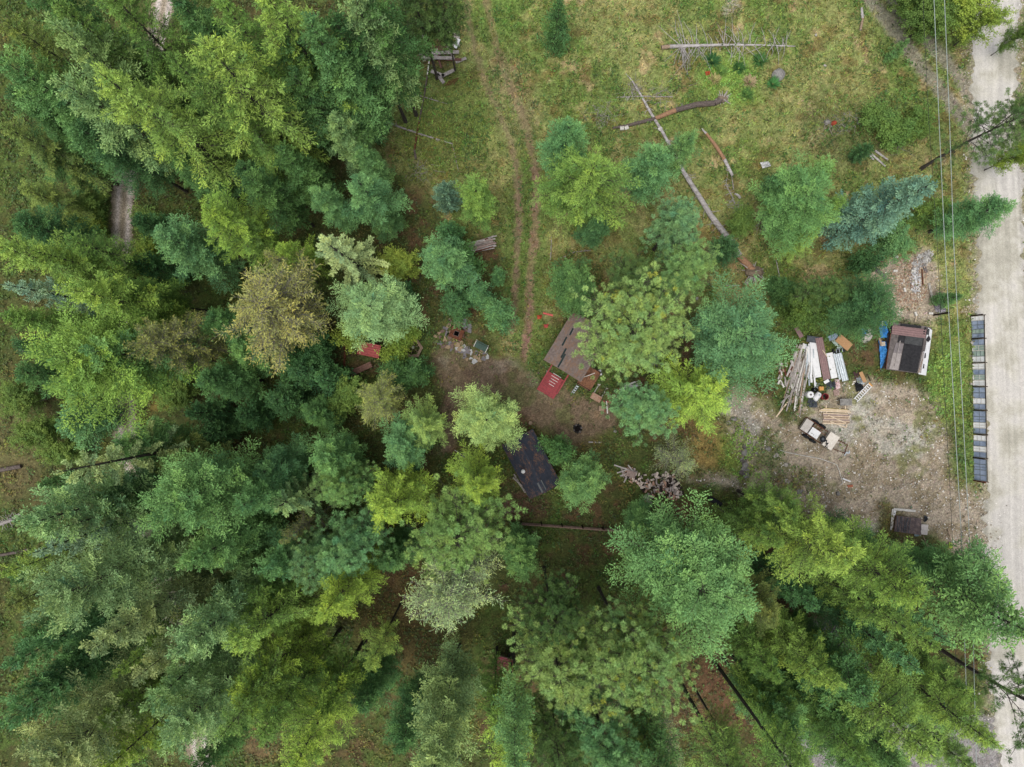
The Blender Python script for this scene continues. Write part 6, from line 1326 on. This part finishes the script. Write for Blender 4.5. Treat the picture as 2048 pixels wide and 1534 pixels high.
part('top_plate', MB().box((-.44, 0, .59), (.42, 1.05, .06)).box((.44, 0, .59), (.42, 1.05, .06)).box((0, .38, .59), (.46, .3, .06)).box((0, -.38, .59), (.46, .3, .06)), M_RUST, t); part('opening', MB().box((0, 0, .565), (.44, .44, .01)), mat('opening_shade', (12, 12, 12), (6, 6, 6), 4, 1, 0), t); part('grate', MB().beam((-.24, -.22, .63), (-.24, .22, .63), .03, .03).beam((.24, -.22, .63), (.24, .22, .63), .03, .03).beam((-.24, .22, .63), (.24, .22, .63), .03, .03).beam((-.24, -.22, .63), (.24, -.22, .63), .03, .03), M_FELT, t)  # opening: black sheet painted for the shade inside, over the solid body
t = local('garden_bench', 'dark green garden bench with pale metal legs', 'bench', 962, 694, ang(950, 688, 975, 701)); b = MB()
for i in range(5): b.box((0, -.22 + i * .11, .46), (1.3, .1, .035))
part('seat', b, M_GREEN, t); b = MB()
for i in range(3): b.box((0, .33 + i * .03, .58 + i * .12), (1.3, .03, .1))
part('backrest', b, M_GREEN, t)
for s in (-1, 1): part('leg', MB().beam((s * .62, -.27, 0), (s * .62, -.27, .5), .06, .05).beam((s * .62, .3, 0), (s * .62, .4, .9), .06, .05).beam((s * .64, -.3, .5), (s * .64, .3, .5), .05, .04), M_WHITEB, t)
t = local('hexagonal_bench', 'six-sided wooden bench ring around a fire bowl', 'bench', 827, 697, R_(3))
for i in range(6):
    a0, a1 = R_(60 * i), R_(60 * (i + 1)); b = MB()
    for r0, r1 in ((.98, .85), (.83, .70)): b.prism([(math.cos(a0) * r1, math.sin(a0) * r1), (math.cos(a0) * r0, math.sin(a0) * r0), (math.cos(a1) * r0, math.sin(a1) * r0), (math.cos(a1) * r1, math.sin(a1) * r1)], .40, .45)
    part('seat_section', b, M_TAN, t); part('leg', MB().beam((math.cos(a0) * .84, math.sin(a0) * .84, -.05), (math.cos(a0) * .84, math.sin(a0) * .84, .40), .12, .1), M_TAN, t)
t = local('fire_bowl', 'iron fire bowl with spokes and a white kettle lid inside the bench ring', 'fire bowl', 827, 695, 0); part('ring', MB().ring((0, 0, .3), .5, .04, 24, 6), M_DARKW, t); b = MB()
for i in range(3): a = R_(60 * i + 15); b.beam((-math.cos(a) * .62, -math.sin(a) * .62, .36), (math.cos(a) * .62, math.sin(a) * .62, .36), .04, .03)
part('spokes', b, M_TAN, t); part('kettle', MB().tube((0, 0, .37), (0, 0, .52), .14, .12, 14).tube((0, 0, .52), (0, 0, .56), .12, .04, 14), M_WHITE, t)
def shelter(px, py, L, W, rz, h, m, label, name='roof_shelter'):
    e = local(name, label, 'shelter', px, py, rz); e.location = (*PP(px, py, h)[:2], 0); b = MB().corr(L, W, .22, .03, 0); o = part('roof', b, m, e); o.location = (0, 0, h); o.rotation_euler = (R_(6), 0, 0)
    for x in (-1, 1):
        for y in (-1, 1): part('post', MB().beam((x * (L / 2 - .15), y * (W / 2 - .12), -.1), (x * (L / 2 - .15), y * (W / 2 - .12), h - .08 + y * .05), .08, .08), M_DARKW, e)
    part('bench_top', MB().box((0, 0, .5), (L * .8, W * .5, .05)), M_TAN, e); part('trim', MB().box((0, W / 2 + .02, h + .02 + W / 2 * .1), (L, .06, .1)), m, e); return e
shelter(738, 700, 2.1, 1.2, R_(-12), 1.9, M_REDR, 'small shelter with a bright red ribbed roof'); shelter(1007, 1335, 1.8, 1.9, R_(-16), 2.0, M_CRIM, 'small dark red roof deep in the lower wood')
t = local('long_bench', 'long brown plank table beside the red-roofed shelter', 'table', 725, 738, ang(704, 748, 746, 729)); b = MB()
for i in range(3): b.box((0, -.19 + i * .19, .74), (2.2, .175, .05))
part('tabletop', b, mat('brown_plank', (150, 112, 98), (122, 90, 80), 5, .9, .1), t)
for s in (-1, 1): part('leg', MB().beam((s * .9, -.2, -.05), (s * .9, .2, .71), .08, .08).beam((s * .9, .2, -.05), (s * .9, -.2, .71), .08, .08), M_DARKW, t)
# table with two posts, red scrap, fire pit
t = local('worktable', 'small stained worktable on two pale trestle arms', 'table', 1192, 793, ang(1180, 790, 1200, 801)); part('tabletop', MB().box((0, -.1, .55), (1.05, .62, .06)), roof_mat('stained_board', (184, 152, 128), (156, 122, 100), (150, 80, 56), 5, .5), t)
for x in (-.42, .42): part('trestle_arm', MB().beam((x, -.3, .5), (x + .1, 1.0, .12), .09, .06).prism([(x + .02, 1.0), (x + .18, 1.0), (x + .26, 1.25), (x - .06, 1.25)], .06, .14), M_STONEW, t)
for a, b_, m, w__, lb in (((1208, 801), (1209, 824), M_RED, .16, 'upright red board in the scrap by the tufted pine'), ((1213, 803), (1228, 806), M_RED, .2, 'red board lying level in the scrap by the tufted pine'), ((1213, 802), (1215, 827), M_WHITEB, .12, 'whitish board next to the upright red one'), ((1212, 787), (1240, 798), M_TAN, .14, 'tan lath above the red boards'), ((1216, 796), (1232, 792), M_PALE, .06, 'thin pale lath crossing above the red boards'), ((1217, 810), (1219, 842), M_TAN, .05, 'thin stick hanging below the red boards'), ((1214, 788), (1230, 800), mat('rusty_board', 0), .3, 'rusty board under the tan lath')): board(a, b_, w__, .05, .12, .16, m, lb)
one('wooden_box', MB().box(PP(1203, 817, .2), (.55, .5, .4), -.08).box(PP(1203, 817, .42), (.5, .06, .04), -.08), M_TAN, 'tan wooden box beside the upright red board', 'box')
for i in range(12): board((1238 + rg.uniform(0, 8), 782 - i * .6 + rg.uniform(-2, 2)), (1268 + rg.uniform(0, 16), 770 - i * .6 + rg.uniform(-3, 3)), .07, .04, .15, .3, [M_GALV, M_GREY, M_WHITEB][i % 3], 'silvery rail in the bundle between the pines', 'silvery rails between the pines', name='metal_rail', cat='rail')
t = local('fire_pit', 'round blackened fire pit in the middle of the clearing', 'fire pit', 1155, 857, 0); 
for i in range(11):
    a = i * 6.283 / 11 + .2; part('ring_stone', MB().rock((math.cos(a) * .38, math.sin(a) * .38, .06), .13, i + 200, .7, 1), M_BLACK if i % 3 else M_FELT, t)
part('ashes', MB().patch([(-.3, -.3), (.3, -.3), (.3, .3), (-.3, .3)], 8, 8, lambda u, v: .03 + .06 * vnoise(u * 6, v * 6), .02), mat('ash', (40, 36, 36), (22, 20, 20), 14, 1, 0), t)
# red markers by the farm track
board((1086, 626), (1106, 631), .16, .04, .25, .3, mat('coral_paint', (226, 92, 88), (198, 76, 74), 4, .7, .2), 'coral red board lying by the brown-roofed cabin')
for px, py, lb in ((1079, 634, 'orange crumpled marker nearest the farm track'), (1092, 652, 'coral flag below the coral red board'), (1415, 147, 'bright orange bag in the green meadow patch')): tarp([(px - 5, py - 3), (px + 5, py - 4), (px + 4, py + 3), (px - 4, py + 5)], .3, M_ORANGE if px != 1092 else mat('coral_paint', 0), lb, 'marker', 'marker', n=8, seed=px)
for px, py, lb, a in ((1244, 257, 'white block at the end of the brown rotting trunk', .1), (1253, 256, 'pale block beside the white one by the rotting trunk', .4), (1320, 258, 'white slab against the long pale trunk', .9)): one('white_block', MB().box(PP(px, py, .12), (.38, .32, .26), a), M_WHITEB, lb, 'block')
tarp([(1519, 326), (1536, 324), (1541, 333), (1524, 338)], .5, M_WHITE, 'torn white bag in the meadow above the thicket', 'bag', 'bag', seed=71)
one('red_plant', MB().rock(PP(1668, 246, .2), .3, 301, .8), mat('red_leaves', (190, 70, 40), (120, 60, 34), 12, .9, .1), 'small red-leaved plant in the meadow', 'plant')
# hosta-like clumps in the bright green meadow patch
def clump(px, py, R0, n, tint, label):
    r = np.random.default_rng(px); a = r.uniform(0, 6.28, n); l = R0 * r.uniform(.5, 1.1, n); el = r.uniform(.15, 1.1, n); dd = np.stack([np.cos(a) * np.cos(el), np.sin(a) * np.cos(el), np.sin(el)], -1); c = np.stack([np.cos(a) * .06, np.sin(a) * .06, np.full(n, .05)], -1); wv = unit(np.cross(dd, [0, 0, 1.]))
    V, F = diamonds(c, dd, wv, l * 1.25, np.full(n, .05)); o = link('plant_clump', npmesh('plant_clump', V, F, LEAF, np.repeat(s2l(np.array(tint)) * ALB * r.uniform(.7, 1.3, (n, 1)), 4, 0)), None, PP(px, py, .0)); tag(o, label, 'plant', 'leafy clumps in the bright meadow patch')
for px, py, R0, t_, lb in ((1477, 137, .62, (66, 120, 50), 'dark green leafy clump with straw rays in the bright patch'), (1424, 122, .8, (60, 116, 56), 'tallest dark green clump just below the silver trunk'), (1518, 122, .75, (74, 130, 56), 'dark green clump nearest the boulder'), (1428, 160, .6, (190, 180, 110), 'straw-coloured clump beside the orange bag'), (1498, 165, .7, (196, 176, 130), 'spread straw clump in the bright patch'), (1448, 185, .5, (176, 190, 90), 'pale clump above the root end of the brown trunk'), (1493, 190, .6, (90, 140, 56), 'green clump at the lower rim of the bright patch'), (1545, 168, .7, (80, 150, 70), 'fresh green clump under the large boulder'), (1408, 190, .5, (150, 170, 80), 'yellowish clump left of the brown trunk root'), (1440, 142, .6, (110, 156, 60), 'green clump between the orange bag and the dark clumps')): clump(px, py, R0, 130, t_, lb)
